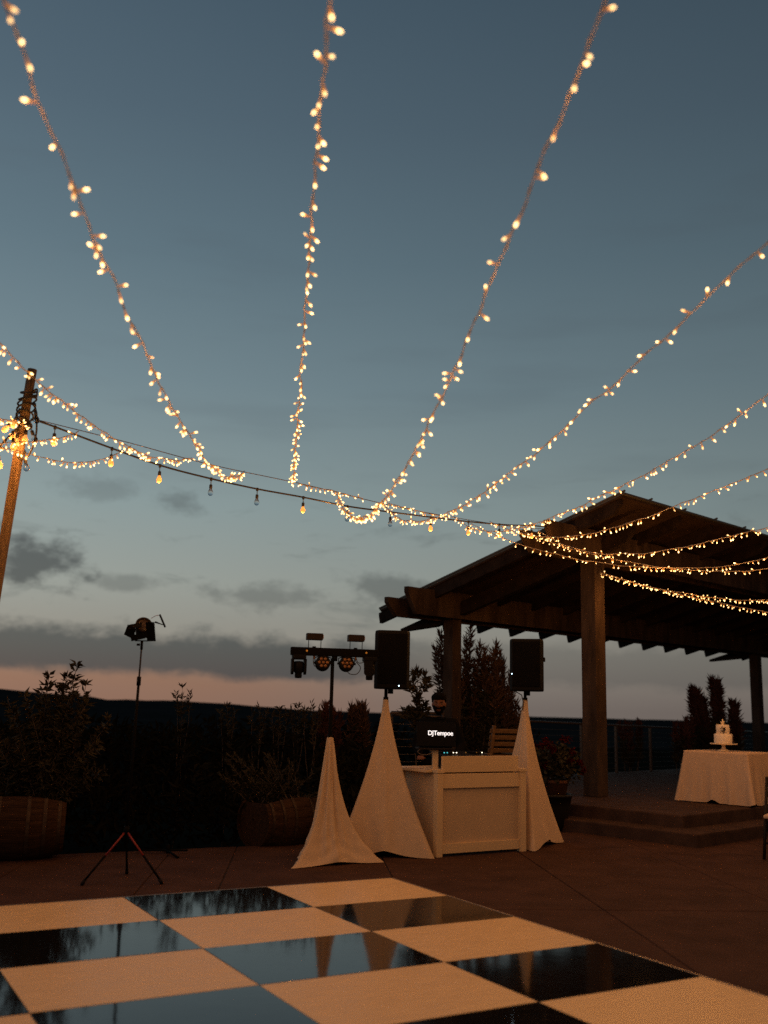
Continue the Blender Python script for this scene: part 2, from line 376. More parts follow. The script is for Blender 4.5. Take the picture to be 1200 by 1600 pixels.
for k in range(14):
    a = -.68 if k == 0 else float(k) * 1.0 - .02
    if k in (12,): continue
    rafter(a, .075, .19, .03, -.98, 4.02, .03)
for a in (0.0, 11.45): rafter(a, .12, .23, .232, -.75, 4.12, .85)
for k in range(-1, 13):      # roof sheets, one per bay, standing seams between
    a0 = -.74 if k == -1 else k * 1.0 + .003; a1 = (k + 1) * 1.0 - .003
    m = MB(); poly = [(-1.02, roof_z(-1.02)), (3.95, roof_z(3.95)), (3.95, roof_z(3.95) - .028), (-1.02, roof_z(-1.02) - .028)]
    m.prism(poly, a0, a1, lambda u, t, w_: PV(t, u, w_)); p = pbuild(m, 'roof_panel', MT['roof_under'])
    m = MB(); poly = [(-1.06, roof_z(-1.06) + .03), (3.98, roof_z(3.98) + .03), (3.98, roof_z(3.98) + .003), (-1.06, roof_z(-1.06) + .003)]
    m.prism(poly, a0, a1, lambda u, t, w_: PV(t, u, w_)); pbuild(m, 'roof_sheet', MT['roof_metal'])
    m = MB(); m.prism([(-1.08, roof_z(-1.08) + .055), (3.99, roof_z(3.99) + .055), (3.99, roof_z(3.99) + .031), (-1.08, roof_z(-1.08) + .031)], a0 - .012, a0 + .018, lambda u, t, w_: PV(t, u, w_)); pbuild(m, 'seam', MT['roof_metal'])

# ------------------------------------------------------------------ cable railing behind the pavilion
rail = empty('cable_railing', PV(2.0, 3.16, .305)); tag(rail, 'low dark cable railing along the back edge of the raised platform', 'railing')
ro = Vector(rail.location)
def rb(m, name, mt): m.v = [tuple(Vector(p) - ro) for p in m.v]; return m.build(name, mt, rail)
zr = lambda a: 1.345 - .022 * (a - 2)
m = MB(); m.tube([PV(a, 3.16, zr(a)) for a in (-1.2, 2, 6, 13.8)], .022, n=8); rb(m, 'top_rail', MT['rail_iron'])
for a in (-1.2, .4, 2.35, 4.2, 5.45, 6.8, 8.1, 9.6, 11.1, 12.6):
    m = MB(); m.box(PV(a, 3.16, (.306 + zr(a) - .02) / 2), (.045, .045, zr(a) - .02 - .306), rot=RAB); rb(m, 'rail_post', MT['rail_iron'])
for k in range(8):
    m = MB(); m.tube([PV(a, 3.16, .305 + (zr(a) - .305) * (k + .8) / 9) for a in (-1.2, 2, 6, 13.8)], .004, n=5); rb(m, 'cable', MT['cable_steel'])
hr = empty('handrail', (G(609, 1113, 1.45).x, 16.7, 0)); tag(hr, 'short dark metal handrail between the sapling and the nearer loudspeaker', 'handrail')
hp = AT(609, 1113, 16.7)
m = MB(); m.tube([Vector((0, 0, -.3)), Vector((0, 0, hp.z - .03)), Vector((.03, 0, hp.z)), Vector((.9, .05, hp.z))], .024, n=8); o = m.build('rail_tube', MT['rail_iron'], hr); hr.location = (hp.x, hp.y, 0)
m = MB(); m.tube([Vector((.88, .05, -.3)), Vector((.88, .05, hp.z))], .02, n=8); m.build('rail_post', MT['rail_iron'], hr)

# ------------------------------------------------------------------ dance floor
TH = R_(29.51); d1 = Vector((math.cos(TH), math.sin(TH), 0)); d2 = Vector((math.sin(TH), -math.cos(TH), 0)); DO = Vector((.146, 9.485, 0))
S1, S2 = 1.2192, .9144
df = empty('dance_floor', DO); tag(df, 'glossy black and white checkered dance floor laid on the patio', 'dance floor')
def tile_mesh(name, mt):
    m = MB(); m.box((0, 0, .0125), (S1 - .005, S2 - .005, .023), bev=.0015); me_o = m.build(name, mt); me = me_o.data; bpy.data.objects.remove(me_o); return me
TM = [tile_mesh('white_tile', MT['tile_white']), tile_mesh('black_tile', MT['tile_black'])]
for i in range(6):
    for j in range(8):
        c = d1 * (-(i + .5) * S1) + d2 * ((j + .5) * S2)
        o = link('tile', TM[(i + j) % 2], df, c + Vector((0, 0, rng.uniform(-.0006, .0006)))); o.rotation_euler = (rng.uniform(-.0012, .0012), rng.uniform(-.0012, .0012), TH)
def trim(p, q, nrm):
    L = (q - p).length; ax = (q - p).normalized(); m = MB()
    poly = [(0.003, .0255), (.016, .0255), (.06, .003), (0.003, .003)]
    m.prism(poly, .002, L - .002, lambda u, t, w: p + ax * t + nrm * u + Vector((0, 0, w))); m.build('edge_trim', MT['trim_metal'], df)
for j in range(8): trim(d2 * (j * S2), d2 * ((j + 1) * S2), d1)
for i in range(6): trim(-d1 * (i * S1), -d1 * ((i + 1) * S1), -d2)

# ------------------------------------------------------------------ fabric-covered stands
def cover(name, ctr, feet_ang, R, ztop, rtop, p, lift, wr, seed, mt='cover_cloth', loose=False, stretch_feet=None):
    m = MB(); na_, nz_ = 120, 46; vs_ = []; rr = random.Random(seed); ph = [rr.uniform(0, 6.28) for _ in range(6)]
    fa = sorted([R_(a) for a in feet_ang])
    for iz in range(nz_ + 1):
        t = (iz / nz_)
        for k in range(na_):
            a = 2 * math.pi * k / na_
            ds = min(abs((a - f + math.pi) % (2 * math.pi) - math.pi) for f in fa)
            half = math.pi / len(fa)
            corner = max(0.0, 1 - ds / half)                                # 1 at a foot, 0 midway
            rtri = math.cos(half) / max(math.cos(half), math.cos(half - ds))   # straight-edged
            rtri = rtri * (1 - .10 * math.sin(math.pi * (1 - abs(2 * corner - 1)) / 2) * (1 - t))
            rb_ = R * rtri
            circ = (1 - t) ** 1.0
            prof = (1 - t) ** p
            if loose: prof = .47 * (1 - t) + .53 * (1 - t) ** 5
            r = rtop + (rb_ * (1 - .25 * t) - rtop) * prof
            w = wr * (1 - t) ** .5 * t ** .3
            r += w * (math.sin(a * 5 + ph[0] + 1.5 * t) * .5 + math.sin(a * 11 + ph[1] - 2 * t) * .35 + math.sin(a * 17 + ph[2] + 3 * t) * .2)
            r += (.010 if not loose else .016) * math.sin(9 * ds + 14 * t + ph[4]) * math.exp(-((t - .12) / .16) ** 2) * (1 - corner) * corner * 3
            if loose: r += .010 * math.sin(t * 55 + 2.5 * math.sin(a * 3 + ph[3])) * max(0, 1 - t * 4.0)
            z = lift * (1 - corner) ** .8 * (4 * .25) * (1 - corner ** 2) + (ztop - lift * (1 - corner)) * t
            vs_.append((ctr[0] + r * math.cos(a), ctr[1] + r * math.sin(a), max(.004, z + .004)))
    fs = [(i * na_ + k, i * na_ + (k + 1) % na_, (i + 1) * na_ + (k + 1) % na_, (i + 1) * na_ + k) for i in range(nz_) for k in range(na_)]
    return m.add(vs_, fs, 0, True)
def stand(ctr, feet_ang, R, ztop, zpole, label, group, **kw):
    root = empty('speaker_stand' if not kw.get('loose') else 'light_stand', (ctr[0], ctr[1], 0)); tag(root, label, 'stand', group)
    cover('c', (0, 0), feet_ang, R, ztop, .030, kw.get('p', 1.5), kw.get('lift', .05), kw.get('wr', .006), kw.get('seed', 1), loose=kw.get('loose', False)).build('fabric_cover', MT['cover_cloth'], root)
    m = MB(); m.tube([(0, 0, ztop * .5), (0, 0, zpole)], .019, n=10); m.build('pole', MT['black_metal'], root)
    m = MB(); m.lathe([(.02, ztop - .02), (.028, ztop - .02), (.028, ztop + .03), (.02, ztop + .03)], n=14); m.build('collar', MT['black_metal'], root)
    for a in feet_ang:
        a = R_(a); m = MB(); m.tube([(0, 0, .42), (R * .84 * math.cos(a), R * .84 * math.sin(a), .03)], .012, n=6); m.build('leg', MT['black_metal'], root)
    return root
C1 = (-.50, 10.53); C2 = (.07, 11.13); C3 = (1.75, 12.16)
stand(C1, (240, 0 + 1, 118), .60, 1.22, 2.02, 'shorter loose-cloth-covered stand carrying the black light bar', 'white cloth covered stands', loose=True, wr=.045, seed=4, lift=.03)
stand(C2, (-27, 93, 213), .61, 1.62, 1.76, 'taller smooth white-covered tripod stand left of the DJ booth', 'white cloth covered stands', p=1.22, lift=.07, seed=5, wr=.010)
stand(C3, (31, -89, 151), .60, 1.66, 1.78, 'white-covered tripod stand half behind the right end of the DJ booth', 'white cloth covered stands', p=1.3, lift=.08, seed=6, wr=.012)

def speaker(ctr, z0, h, w, d, rz, label, led):
    root = empty('loudspeaker', (ctr[0], ctr[1], z0), rz); tag(root, label, 'loudspeaker', 'black loudspeakers on covered stands')
    # local -y faces the dance floor; trapezoid plan with rounded front
    pts = [(-w * .30, d / 2), (w * .30, d / 2), (w * .48, d * .05), (w / 2, -d * .38), (w * .42, -d / 2), (-w * .42, -d / 2), (-w / 2, -d * .38), (-w * .48, d * .05)]
    m = MB(); n = len(pts); lv = [(0.0, .96), (.015, 1.0), (h - .03, 1.0), (h - .008, .985), (h, .94)]
    vs_ = [(x * s, y * s, z + (.012 * (1 - (x / w * 2) ** 2) if z > h * .9 else 0)) for z, s in lv for x, y in pts]
    fs = [(i * n + k, i * n + (k + 1) % n, (i + 1) * n + (k + 1) % n, (i + 1) * n + k) for i in range(len(lv) - 1) for k in range(n)] + [tuple(range(n))[::-1], tuple(range((len(lv) - 1) * n, len(lv) * n))]
    m.add(vs_, fs); m.build('cabinet', MT['black_plastic'], root)
    m = MB(); m.box((0, -d / 2 - .006, h * .52), (w * .80, .012, h * .86), bev=.005); gr = m.build('grille', MT['grille'], root)
    m = MB(); m.lathe([(.0, .0), (.006, .0), (.006, .004), (0, .004)], n=10, c=(led[0], -d / 2 - .006, led[1]), rot=Matrix.Rotation(R_(90), 3, 'X')); m.build('power_light', MT['led_blue'], root)
    m = MB(); m.lathe([(.03, -.05), (.03, .0)], n=12); m.tube([(0, 0, -.05), (0, 0, -.0)], .028, n=12); m.build('pole_socket', MT['black_metal'], root)
    for sx in (-1, 1):
        m = MB(); m.box((sx * w * .497, .0, h * .62), (.02, .12, .05), bev=.006); m.build('handle', MT['black_metal'], root)
    return root
speaker((C2[0] + .05, C2[1]), 1.735, .63, .385, .34, R_(4), 'nearer black loudspeaker on the tall covered stand left of the booth', (.075, .035))
speaker((C3[0] + .03, C3[1]), 1.765, .615, .40, .34, R_(-14), 'farther black loudspeaker on the covered stand right of the booth', (-.17, .20))
sp_c = empty('speaker_cable', (C3[0], C3[1], 1.6)); 
m = MB(); m.tube([Vector((-.17, .02, .19)), Vector((-.12, -.03, .16)), Vector((-.05, -.05, .12)), Vector((-.03, -.04, .04)), Vector((-.035, -.03, -.06))], .006, n=6); m.build('cord', MT['cord_rubber'], sp_c)
m = MB(); m.tube([Vector((-.18, .02, .19)), Vector((-.165, .02, .19))], .011, n=8); m.build('plug', MT['black_plastic'], sp_c)
tag(sp_c, 'black cable drooping from the bottom of the farther loudspeaker', 'cable')

# ------------------------------------------------------------------ light bar with fixtures
LB = Vector((C1[0] + .02, C1[1], 2.06)); lb = empty('light_bar', LB, R_(12)); tag(lb, 'black T-bar of stage lights on the covered stand', 'light bar')
m = MB(); m.box((0, 0, .03), (.93, .07, .085), bev=.01); m.build('bar', MT['black_metal'], lb)
m = MB(); m.tube([(0, 0, -.06), (0, 0, .0)], .03, n=12); m.build('clamp', MT['black_metal'], lb)
for sx in (-.30, .33):
    m = MB(); m.lathe([(0, 0), (.011, 0), (.011, .006), (0, .006)], n=10, c=(sx, -.036, .035), rot=Matrix.Rotation(R_(90), 3, 'X')); m.build('indicator_light', MT['led_amber'], lb)
for sx in (-.22, .22):     # boxed laser heads on little brackets
    m = MB(); m.box((sx, 0, .185), (.17, .10, .07), bev=.006); hbox = m.build('laser_box', MT['lamp_grey'], lb)
    m = MB(); m.box((sx + .085, -.02, .185), (.012, .05, .04), bev=.003); m.build('lens', MT['amber_lens'], hbox)
    for q in (-.06, .07):
        m = MB(); m.tube([(sx + q, 0, .07), (sx + q, 0, .152)], .004, n=6); m.build('bracket', MT['black_metal'], lb)
    m = MB(); m.tube([(sx, 0, .073), (sx, .0, .085)], .02, n=10); m.build('knob', MT['black_metal'], lb)
for sx in (-.125, .125):   # par cans facing the floor
    rot = Matrix.Rotation(R_(78), 3, 'X')
    m = MB(); m.lathe([(0, .03), (.072, .03), (.078, .02), (.078, -.045), (.06, -.07), (0, -.07)], n=28, c=(sx, -.02, -.085), rot=rot); pc = m.build('par_can', MT['black_plastic'], lb)
    for k in range(7):
        a = R_(60 * k); rr_ = 0 if k == 6 else .042
        m = MB(); m.lathe([(.0, .040), (.012, .037), (.0165, .031), (.0165, .026)], n=14, c=Vector((sx, -.02, -.085)) + rot @ Vector((rr_ * math.cos(a), rr_ * math.sin(a), 0)), rot=rot); m.build('lens', MT['amber_lens'], pc)
    m = MB(); m.tube([(sx - .082, -.02, -.085), (sx - .086, -.015, -.03), (sx, 0, -.004), (sx + .086, -.015, -.03), (sx + .082, -.02, -.085)], .006, n=6); m.build('yoke', MT['black_metal'], lb)
    for q in (-1, 1):
        m = MB(); m.tube([(sx + q * .078, -.02, -.085), (sx + q * .098, -.02, -.085)], .011, n=8); m.build('knob', MT['black_plastic'], lb)
for sx, yaw in ((-.375, 0), (.375, 70)):   # moving heads hanging from the ends
    rz = Matrix.Rotation(R_(yaw), 3, 'Z')
    m = MB(); m.box((sx, 0, -.03), (.14, .13, .05), bev=.012); m.build('moving_head_base', MT['black_plastic'], lb)
    for q in (-1, 1):
        m = MB(); pol = [(-.05, -.02), (.05, -.02), (.045, -.15), (.02, -.18), (-.02, -.18), (-.045, -.15)]
        m.prism(pol, q * .066 - .012, q * .066 + .012, lambda u, t, w: Vector((sx, 0, -.03)) + rz @ Vector((t, u, w)))
        m.build('moving_head_arm', MT['black_plastic'], lb)
    m = MB(); m.lathe([(0, -.245), (.034, -.245), (.038, -.225), (.036, -.195), (.052, -.18), (.054, -.10), (.045, -.075), (0, -.07)], n=20, c=(sx, 0, 0)); hd = m.build('moving_head', MT['black_plastic'], lb)
    m = MB(); m.lathe([(0, -.248), (.028, -.246)], n=16, c=(sx, 0, 0)); m.build('lens', MT['grille'], hd)
def loop(pts, r=.004):
    o_ = []
    for i in range(len(pts) - 1):
        p0, p1, p2, p3 = [Vector(pts[max(0, min(len(pts) - 1, i + q))]) for q in (-1, 0, 1, 2)]
        for k in range(6):
            t = k / 6; o_.append(.5 * ((2 * p1) + (-p0 + p2) * t + (2 * p0 - 5 * p1 + 4 * p2 - p3) * t * t + (-p0 + 3 * p1 - 3 * p2 + p3) * t ** 3))
    o_.append(Vector(pts[-1])); return o_
for pts in ([(-.225, -.01, -.012), (-.225, -.02, -.08), (-.205, -.02, -.12), (-.17, -.02, -.05), (-.16, -.01, -.012)],
            [(.215, -.01, -.012), (.225, -.02, -.06), (.275, -.02, -.12), (.24, -.02, -.185), (.17, -.02, -.19), (.13, -.02, -.16)],
            [(.225, -.01, -.012), (.25, -.02, -.07), (.31, -.02, -.06), (.34, -.02, -.012)]):
    m = MB(); m.tube(loop(pts), .004, n=6); m.build('cable', MT['cord_rubber'], lb)
for sx in (-.215, .222):
    m = MB(); m.tube([(sx, -.012, -.012), (sx, -.014, -.045)], .008, n=8); m.build('plug', MT['amber_lens'], lb)

# ------------------------------------------------------------------ DJ booth
BA = math.atan2(.64, 1.03); BO = Vector((.64, 10.95, 0)); booth = empty('dj_booth', BO, BA); tag(booth, 'cream painted wooden booth with recessed front panel facing the dance floor', 'booth')
BW, BD, BH = 1.22, .74, .86      # local x along the front, y to the back
P = .075
for (x, y, h) in ((P / 2, P / 2, BH), (BW - P / 2, P / 2, BH), (P / 2, BD - P / 2, BH), (BW - P / 2, BD - P / 2, BH)):
    m = MB(); m.box((x, y, h / 2), (P, P, h), bev=.004); m.build('corner_post', MT['booth_paint'], booth)
m = MB(); m.box((BW / 2, .045, .08), (BW - 2 * P - .002, .045, .10), bev=.003); m.build('bottom_rail', MT['booth_paint'], booth)
m = MB(); m.box((BW / 2, .045, BH - .085), (BW - 2 * P - .002, .045, .15), bev=.003); m.build('top_rail', MT['booth_paint'], booth)
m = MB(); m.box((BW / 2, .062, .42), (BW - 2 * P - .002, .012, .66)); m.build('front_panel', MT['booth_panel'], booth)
for x in (.03, BW - .03):
    m = MB(); m.box((x, BD / 2, .45), (.012, BD - 2 * P - .004, .80)); m.build('side_panel', MT['booth_panel'], booth)
for x in (-.006, BW - P - .006):
    m = MB(); m.box((x + P / 2 + .006, P / 2, BH + .02), (P + .02, P + .02, .036), bev=.004); m.build('post_cap', MT['booth_paint'], booth)
m = MB(); m.box((BW / 2, .045, BH + .09), (BW - 2 * P - .022, .03, .17), bev=.003); m.build('fascia_board', MT['booth_paint'], booth)
m = MB(); m.box((BW / 2 - .03, BD / 2 + .09, BH + .014), (BW + .10, BD - .04, .026), bev=.004); m.build('table_top', MT['booth_paint'], booth)
# gear on the booth
def on_booth(x, y, z): return BO + Matrix.Rotation(BA, 3, 'Z') @ Vector((x, y, z))
mx = empty('mixer', on_booth(.62, .42, BH + .028), BA); MZ = .075; tag(mx, 'black DJ mixing deck with tiny lit buttons on the booth', 'mixer')
m = MB(); m.box((0, 0, .05 + MZ), (.66, .34, .06), rot=Matrix.Rotation(R_(7), 3, 'X'), bev=.008); m.build('deck', MT['black_plastic'], mx)
m = MB(); m.box((0, 0, .05), (.60, .28, .098)); m.build('foot', MT['black_plastic'], mx)
for sx in (-.2, .2):
    m = MB(); m.lathe([(0, .1), (.085, .1), (.09, .092), (.09, .075)], n=24, c=(sx, .02, MZ)); m.build('platter', MT['black_metal'], mx)
for k, (x, mtn) in enumerate(((-.28, 'led_cyan'), (-.24, 'led_cyan'), (-.155, 'led_white'), (-.11, 'led_white'), (.02, 'led_amber'), (.17, 'led_amber'), (.20, 'led_white'), (.25, 'led_white'))):
    m = MB(); m.box((x, -.06, .092 + MZ), (.010, .010, .009)); m.build('button_light', MT[mtn], mx)
# laptop on a post stand
LS = on_booth(.02, .12, BH + .028)
LS = Vector((AT(680, 1180, 11.12).x, 11.12, BH + .028)); ls = empty('laptop_stand', LS, R_(6)); tag(ls, 'white post stand with flat shelf holding the laptop above the booth', 'laptop stand')
m = MB(); m.box((0, 0, .105), (.062, .05, .21), bev=.004); m.build('upright', MT['booth_paint'], ls)
m = MB(); m.box((0, .02, .222), (.40, .24, .016), bev=.004); sh = m.build('shelf', MT['lamp_grey'], ls)
m = MB(); m.tube([Vector((-.13 + .075 * math.cos(R_(a)), -.09, .19 + .032 * math.sin(R_(a)))) for a in range(0, 361, 20)], .005, n=6, cap=False); m.build('cable_loop', MT['cable_steel'], ls)
m = MB(); m.box((0, .0, .004), (.14, .12, .008)); m.build('base_plate', MT['booth_paint'], ls)
lt = empty('laptop', LS + Vector((.0, .0, .232)), R_(6)); tag(lt, 'laptop on the booth with white DJTempoe lettering on its dark lid', 'laptop')
m = MB(); m.box((0, .06, .008), (.36, .22, .014), bev=.004); m.build('keyboard_base', MT['black_plastic'], lt)
rl = Matrix.Rotation(R_(-8), 3, 'X')
m = MB(); m.box(Vector((0, -.055, .145)), (.43, .010, .262), rot=rl, bev=.004); lid = m.build('lid', MT['screen_black'], lt)
fc = bpy.data.curves.new('lettering', 'FONT'); fc.body = 'DJTempoe'; fc.size = .068; fc.align_x = 'CENTER'; fc.extrude = .0008; fc.offset = .0006; fc.space_character = .92
ft = bpy.data.objects.new('lettering', fc); COL.objects.link(ft); dg = bpy.context.evaluated_depsgraph_get(); dg.update()
fme = bpy.data.meshes.new_from_object(ft.evaluated_get(dg)); bpy.data.objects.remove(ft); fme.materials.clear(); fme.materials.append(MT['screen_text'])
fo = link('lettering', fme, lid)
fo.location = (.045, -.0655, .135); fo.rotation_euler = (R_(90 - 8), 0, 0)
# white sheet of paper and small black cup on the booth's left end
pp = empty('paper_sheet', on_booth(-.0, .45, BH + .0285), BA + .2); tag(pp, 'loose pale papers lying on the left end of the booth', 'paper')
m = MB()
m.add([(x, y, .001 + .006 * abs(math.sin(x * 20)) * (y > .05)) for y in (-.1, -.03, .04, .1) for x in (-.07, -.02, .03, .07)], [(r * 4 + c, r * 4 + c + 1, r * 4 + c + 5, r * 4 + c + 4) for r in range(3) for c in range(3)]); m.build('sheet', MT['linen'], pp)

# ------------------------------------------------------------------ the DJ
def head_mesh(c, yaw, s=1.0):
    bm = bmesh.new(); bmesh.ops.create_uvsphere(bm, u_segments=40, v_segments=28, radius=1)
    out_ = MB(); vv = []
    for v in bm.verts:
        x, y, z = v.co
        fx = .076 * x; fy = .095 * y; fz = .118 * z
        if z < -.1: fx *= 1 - .30 * ((-z - .1) / .9); fy *= 1 - .12 * ((-z - .1) / .9)
        if y < 0:                                             # face towards -y
            f = max(0, -y)
            fy -= .022 * math.exp(-((x / .16) ** 2) - ((z + .16) / .16) ** 2) * f          # nose
            fy -= .006 * math.exp(-((x / .10) ** 2) - ((z - .02) / .16) ** 2) * f
            for sx in (-1, 1): fy += .011 * math.exp(-(((x - sx * .40) / .20) ** 2) - ((z - .05) / .11) ** 2) * f     # eye sockets
            fy -= .006 * math.exp(-((x / .5) ** 2) - ((z - .22) / .09) ** 2) * f            # brow
            fy -= .006 * math.exp(-((x / .30) ** 2) - ((z + .50) / .10) ** 2) * f           # lips
            fy -= .010 * math.exp(-((x / .30) ** 2) - ((z + .80) / .14) ** 2) * f           # chin
        vv.append(Vector((fx * s, fy * s, fz * s)))
    fs = [[v.index for v in f.verts] for f in bm.faces]; bm.free(); return vv, fs
DJ = Vector((.72, 12.25, 0)); dj = empty('person', DJ, R_(-4)); tag(dj, 'dark haired bearded person in black standing behind the booth', 'person')
HZ = 1.585
# body skeleton -> skin modifier -> remesh with the head so that it is one surface
joints = {'pelvis': ((0, 0, .93), .145), 'waist': ((0, -.01, 1.08), .135), 'chest': ((0, 0, 1.26), .155), 'neckb': ((0, .01, 1.41), .075), 'neck': ((0, 0, 1.50), .058),
 'lsh': ((-.19, 0, 1.36), .066), 'lel': ((-.27, -.06, 1.10), .048), 'lwr': ((-.20, -.29, 1.00), .032), 'rsh': ((.19, 0, 1.36), .066), 'rel': ((.28, -.06, 1.10), .048), 'rwr': ((.20, -.29, 1.0), .032),
 'lhip': ((-.10, 0, .86), .095), 'lkn': ((-.11, -.01, .48), .062), 'lan': ((-.12, .03, .09), .042), 'lto': ((-.13, -.12, .04), .036),
 'rhip': ((.10, 0, .86), .095), 'rkn': ((.11, -.01, .48), .062), 'ran': ((.12, .03, .09), .042), 'rto': ((.13, -.12, .04), .036)}
bones = [('pelvis', 'waist'), ('waist', 'chest'), ('chest', 'neckb'), ('neckb', 'neck'), ('chest', 'lsh'), ('lsh', 'lel'), ('lel', 'lwr'), ('chest', 'rsh'), ('rsh', 'rel'), ('rel', 'rwr'), ('pelvis', 'lhip'), ('lhip', 'lkn'), ('lkn', 'lan'), ('lan', 'lto'), ('pelvis', 'rhip'), ('rhip', 'rkn'), ('rkn', 'ran'), ('ran', 'rto')]
for sd_, wx in (('l', -.20), ('r', .20)):
    joints[sd_ + 'pa'] = ((wx, -.36, .985), .026); bones.append((sd_ + 'wr', sd_ + 'pa'))
    for k in range(4):
        fx = wx + (k - 1.5) * .021; ln = (.070, .082, .078, .060)[k]
        joints[f'{sd_}f{k}a'] = ((fx, -.40, .985), .0095); joints[f'{sd_}f{k}b'] = ((fx, -.40 - ln * .55, .975), .0085); joints[f'{sd_}f{k}c'] = ((fx, -.40 - ln, .955), .0075)
        bones += [(sd_ + 'pa', f'{sd_}f{k}a'), (f'{sd_}f{k}a', f'{sd_}f{k}b'), (f'{sd_}f{k}b', f'{sd_}f{k}c')]
    tx = -1 if sd_ == 'r' else 1
    joints[sd_ + 'ta'] = ((wx + tx * .036, -.36, .98), .011); joints[sd_ + 'tb'] = ((wx + tx * .052, -.405, .965), .009); bones += [(sd_ + 'pa', sd_ + 'ta'), (sd_ + 'ta', sd_ + 'tb')]
def skin_obj(name, keep, infl, mt, parent, extra=None, remesh=.0):
    names = [k for k in joints if keep(k)]; idx = {k: i for i, k in enumerate(names)}
    me = bpy.data.meshes.new(name); me.from_pydata([joints[k][0] for k in names], [(idx[a], idx[c]) for a, c in bones if a in idx and c in idx], [])
    o_ = bpy.data.objects.new(name, me); COL.objects.link(o_)
    sk = o_.modifiers.new('s', 'SKIN'); sk.use_smooth_shade = True
    for i, k in enumerate(names):
        sv = me.skin_vertices[0].data[i]; r = joints[k][1] + infl; sv.radius = (r * (1.18 if k in ('chest', 'waist', 'pelvis') else 1), r * (.82 if k in ('chest', 'waist', 'pelvis') else 1)); sv.use_root = (k == names[0])
    ss = o_.modifiers.new('ss', 'SUBSURF'); ss.levels = 2; ss.render_levels = 2
    dg = bpy.context.evaluated_depsgraph_get(); dg.update(); ev = o_.evaluated_get(dg); me2 = bpy.data.meshes.new_from_object(ev)
    bpy.data.objects.remove(o_)
    if extra is not None:
        bm = bmesh.new(); bm.from_mesh(me2)
        nv = [bm.verts.new(p) for p in extra[0]]
        for f in extra[1]: bm.faces.new([nv[i] for i in f])
        bm.to_mesh(me2); bm.free()
    me2.materials.clear(); me2.materials.append(mt)
    for p in me2.polygons: p.use_smooth = True; p.material_index = 0
    o2 = bpy.data.objects.new(name, me2); COL.objects.link(o2); o2.parent = parent
    if remesh:
        rm = o2.modifiers.new('r', 'REMESH'); rm.mode = 'VOXEL'; rm.voxel_size = remesh; rm.use_smooth_shade = True
    return o2
hv, hf = head_mesh(None, 0); hc = Vector((0, -.012, HZ))
hv = [hc + v for v in hv]
for sx in (-1, 1):       # ears
    o0 = len(hv)
    bm = bmesh.new(); bmesh.ops.create_uvsphere(bm, u_segments=10, v_segments=8, radius=1)
    hv += [hc + Vector((sx * .078 + v.co.x * .010, .012 + v.co.y * .018, -.004 + v.co.z * .030)) for v in bm.verts]; hf += [[v.index + o0 for v in f.verts] for f in bm.faces]; bm.free()
skin_obj('body', lambda k: True, 0.0, MT['skin'], dj, extra=(hv, hf), remesh=.006)
skin_obj('shirt', lambda k: k in ('pelvis', 'waist', 'chest', 'neckb', 'lsh', 'lel', 'rsh', 'rel', 'lwr', 'rwr'), .014, MT['black_cotton'], dj)
skin_obj('trousers', lambda k: k in ('pelvis', 'lhip', 'lkn', 'lan', 'rhip', 'rkn', 'ran'), .016, MT['black_cotton'], dj)
skin_obj('shoe', lambda k: k in ('lan', 'lto'), .016, MT['black_plastic'], dj); skin_obj('shoe', lambda k: k in ('ran', 'rto'), .016, MT['black_plastic'], dj)
def shell(name, test, push, mt, jit=0.0):
    bm = bmesh.new(); bmesh.ops.create_uvsphere(bm, u_segments=48, v_segments=36, radius=1); hv2, hf2 = head_mesh(None, 0)
    bm.free(); bm = bmesh.new(); bmesh.ops.create_uvsphere(bm, u_segments=40, v_segments=28, radius=1)
    dirs = [v.co.copy() for v in bm.verts]; bm.free(); m = MB(); keep = {}
    for i, (p, d) in enumerate(zip(hv2, dirs)):
        w = test(d)
        if w > 0: keep[i] = len(keep)
    pts = {}
    vs_ = [None] * len(keep)
    for i, j in keep.items():
        d = dirs[i]; q = hv2[i] + Vector((d.x * .8, d.y, d.z)).normalized() * (push * min(1, test(d) * 3) + jit * noise.noise(d * 9))
        vs_[j] = hc + q
    m.add(vs_, [[keep[i] for i in f] for f in hf2 if all(i in keep for i in f)], 0, True); return m.build(name, mt, dj)
shell('hair', lambda d: (d.z - .34 + (.55 * max(0, d.y + .15)) - .25 * max(0, -d.y - .6)), .034, MT['hair'], .016)
shell('beard', lambda d: min(-.26 - d.z + .22 * abs(d.x), .40 - d.y - .1) - (.5 if (abs(d.x) < .28 and -.56 < d.z < -.44) else 0) + .03, .010, MT['hair'], .004)
for sx in (-1, 1):
    m = MB(); m.lathe([(0, -.010), (.007, -.007), (.0105, 0), (.007, .007), (0, .010)], n=12, c=hc + Vector((sx * .030, -.076, .006))); m.build('eye', MT['eye_white'], dj)
    m = MB(); m.box(hc + Vector((sx * .032, -.090, .030)), (.036, .010, .008), rot=Matrix.Rotation(-sx * .15, 3, 'Y'), bev=.003); m.build('eyebrow', MT['hair'], dj)

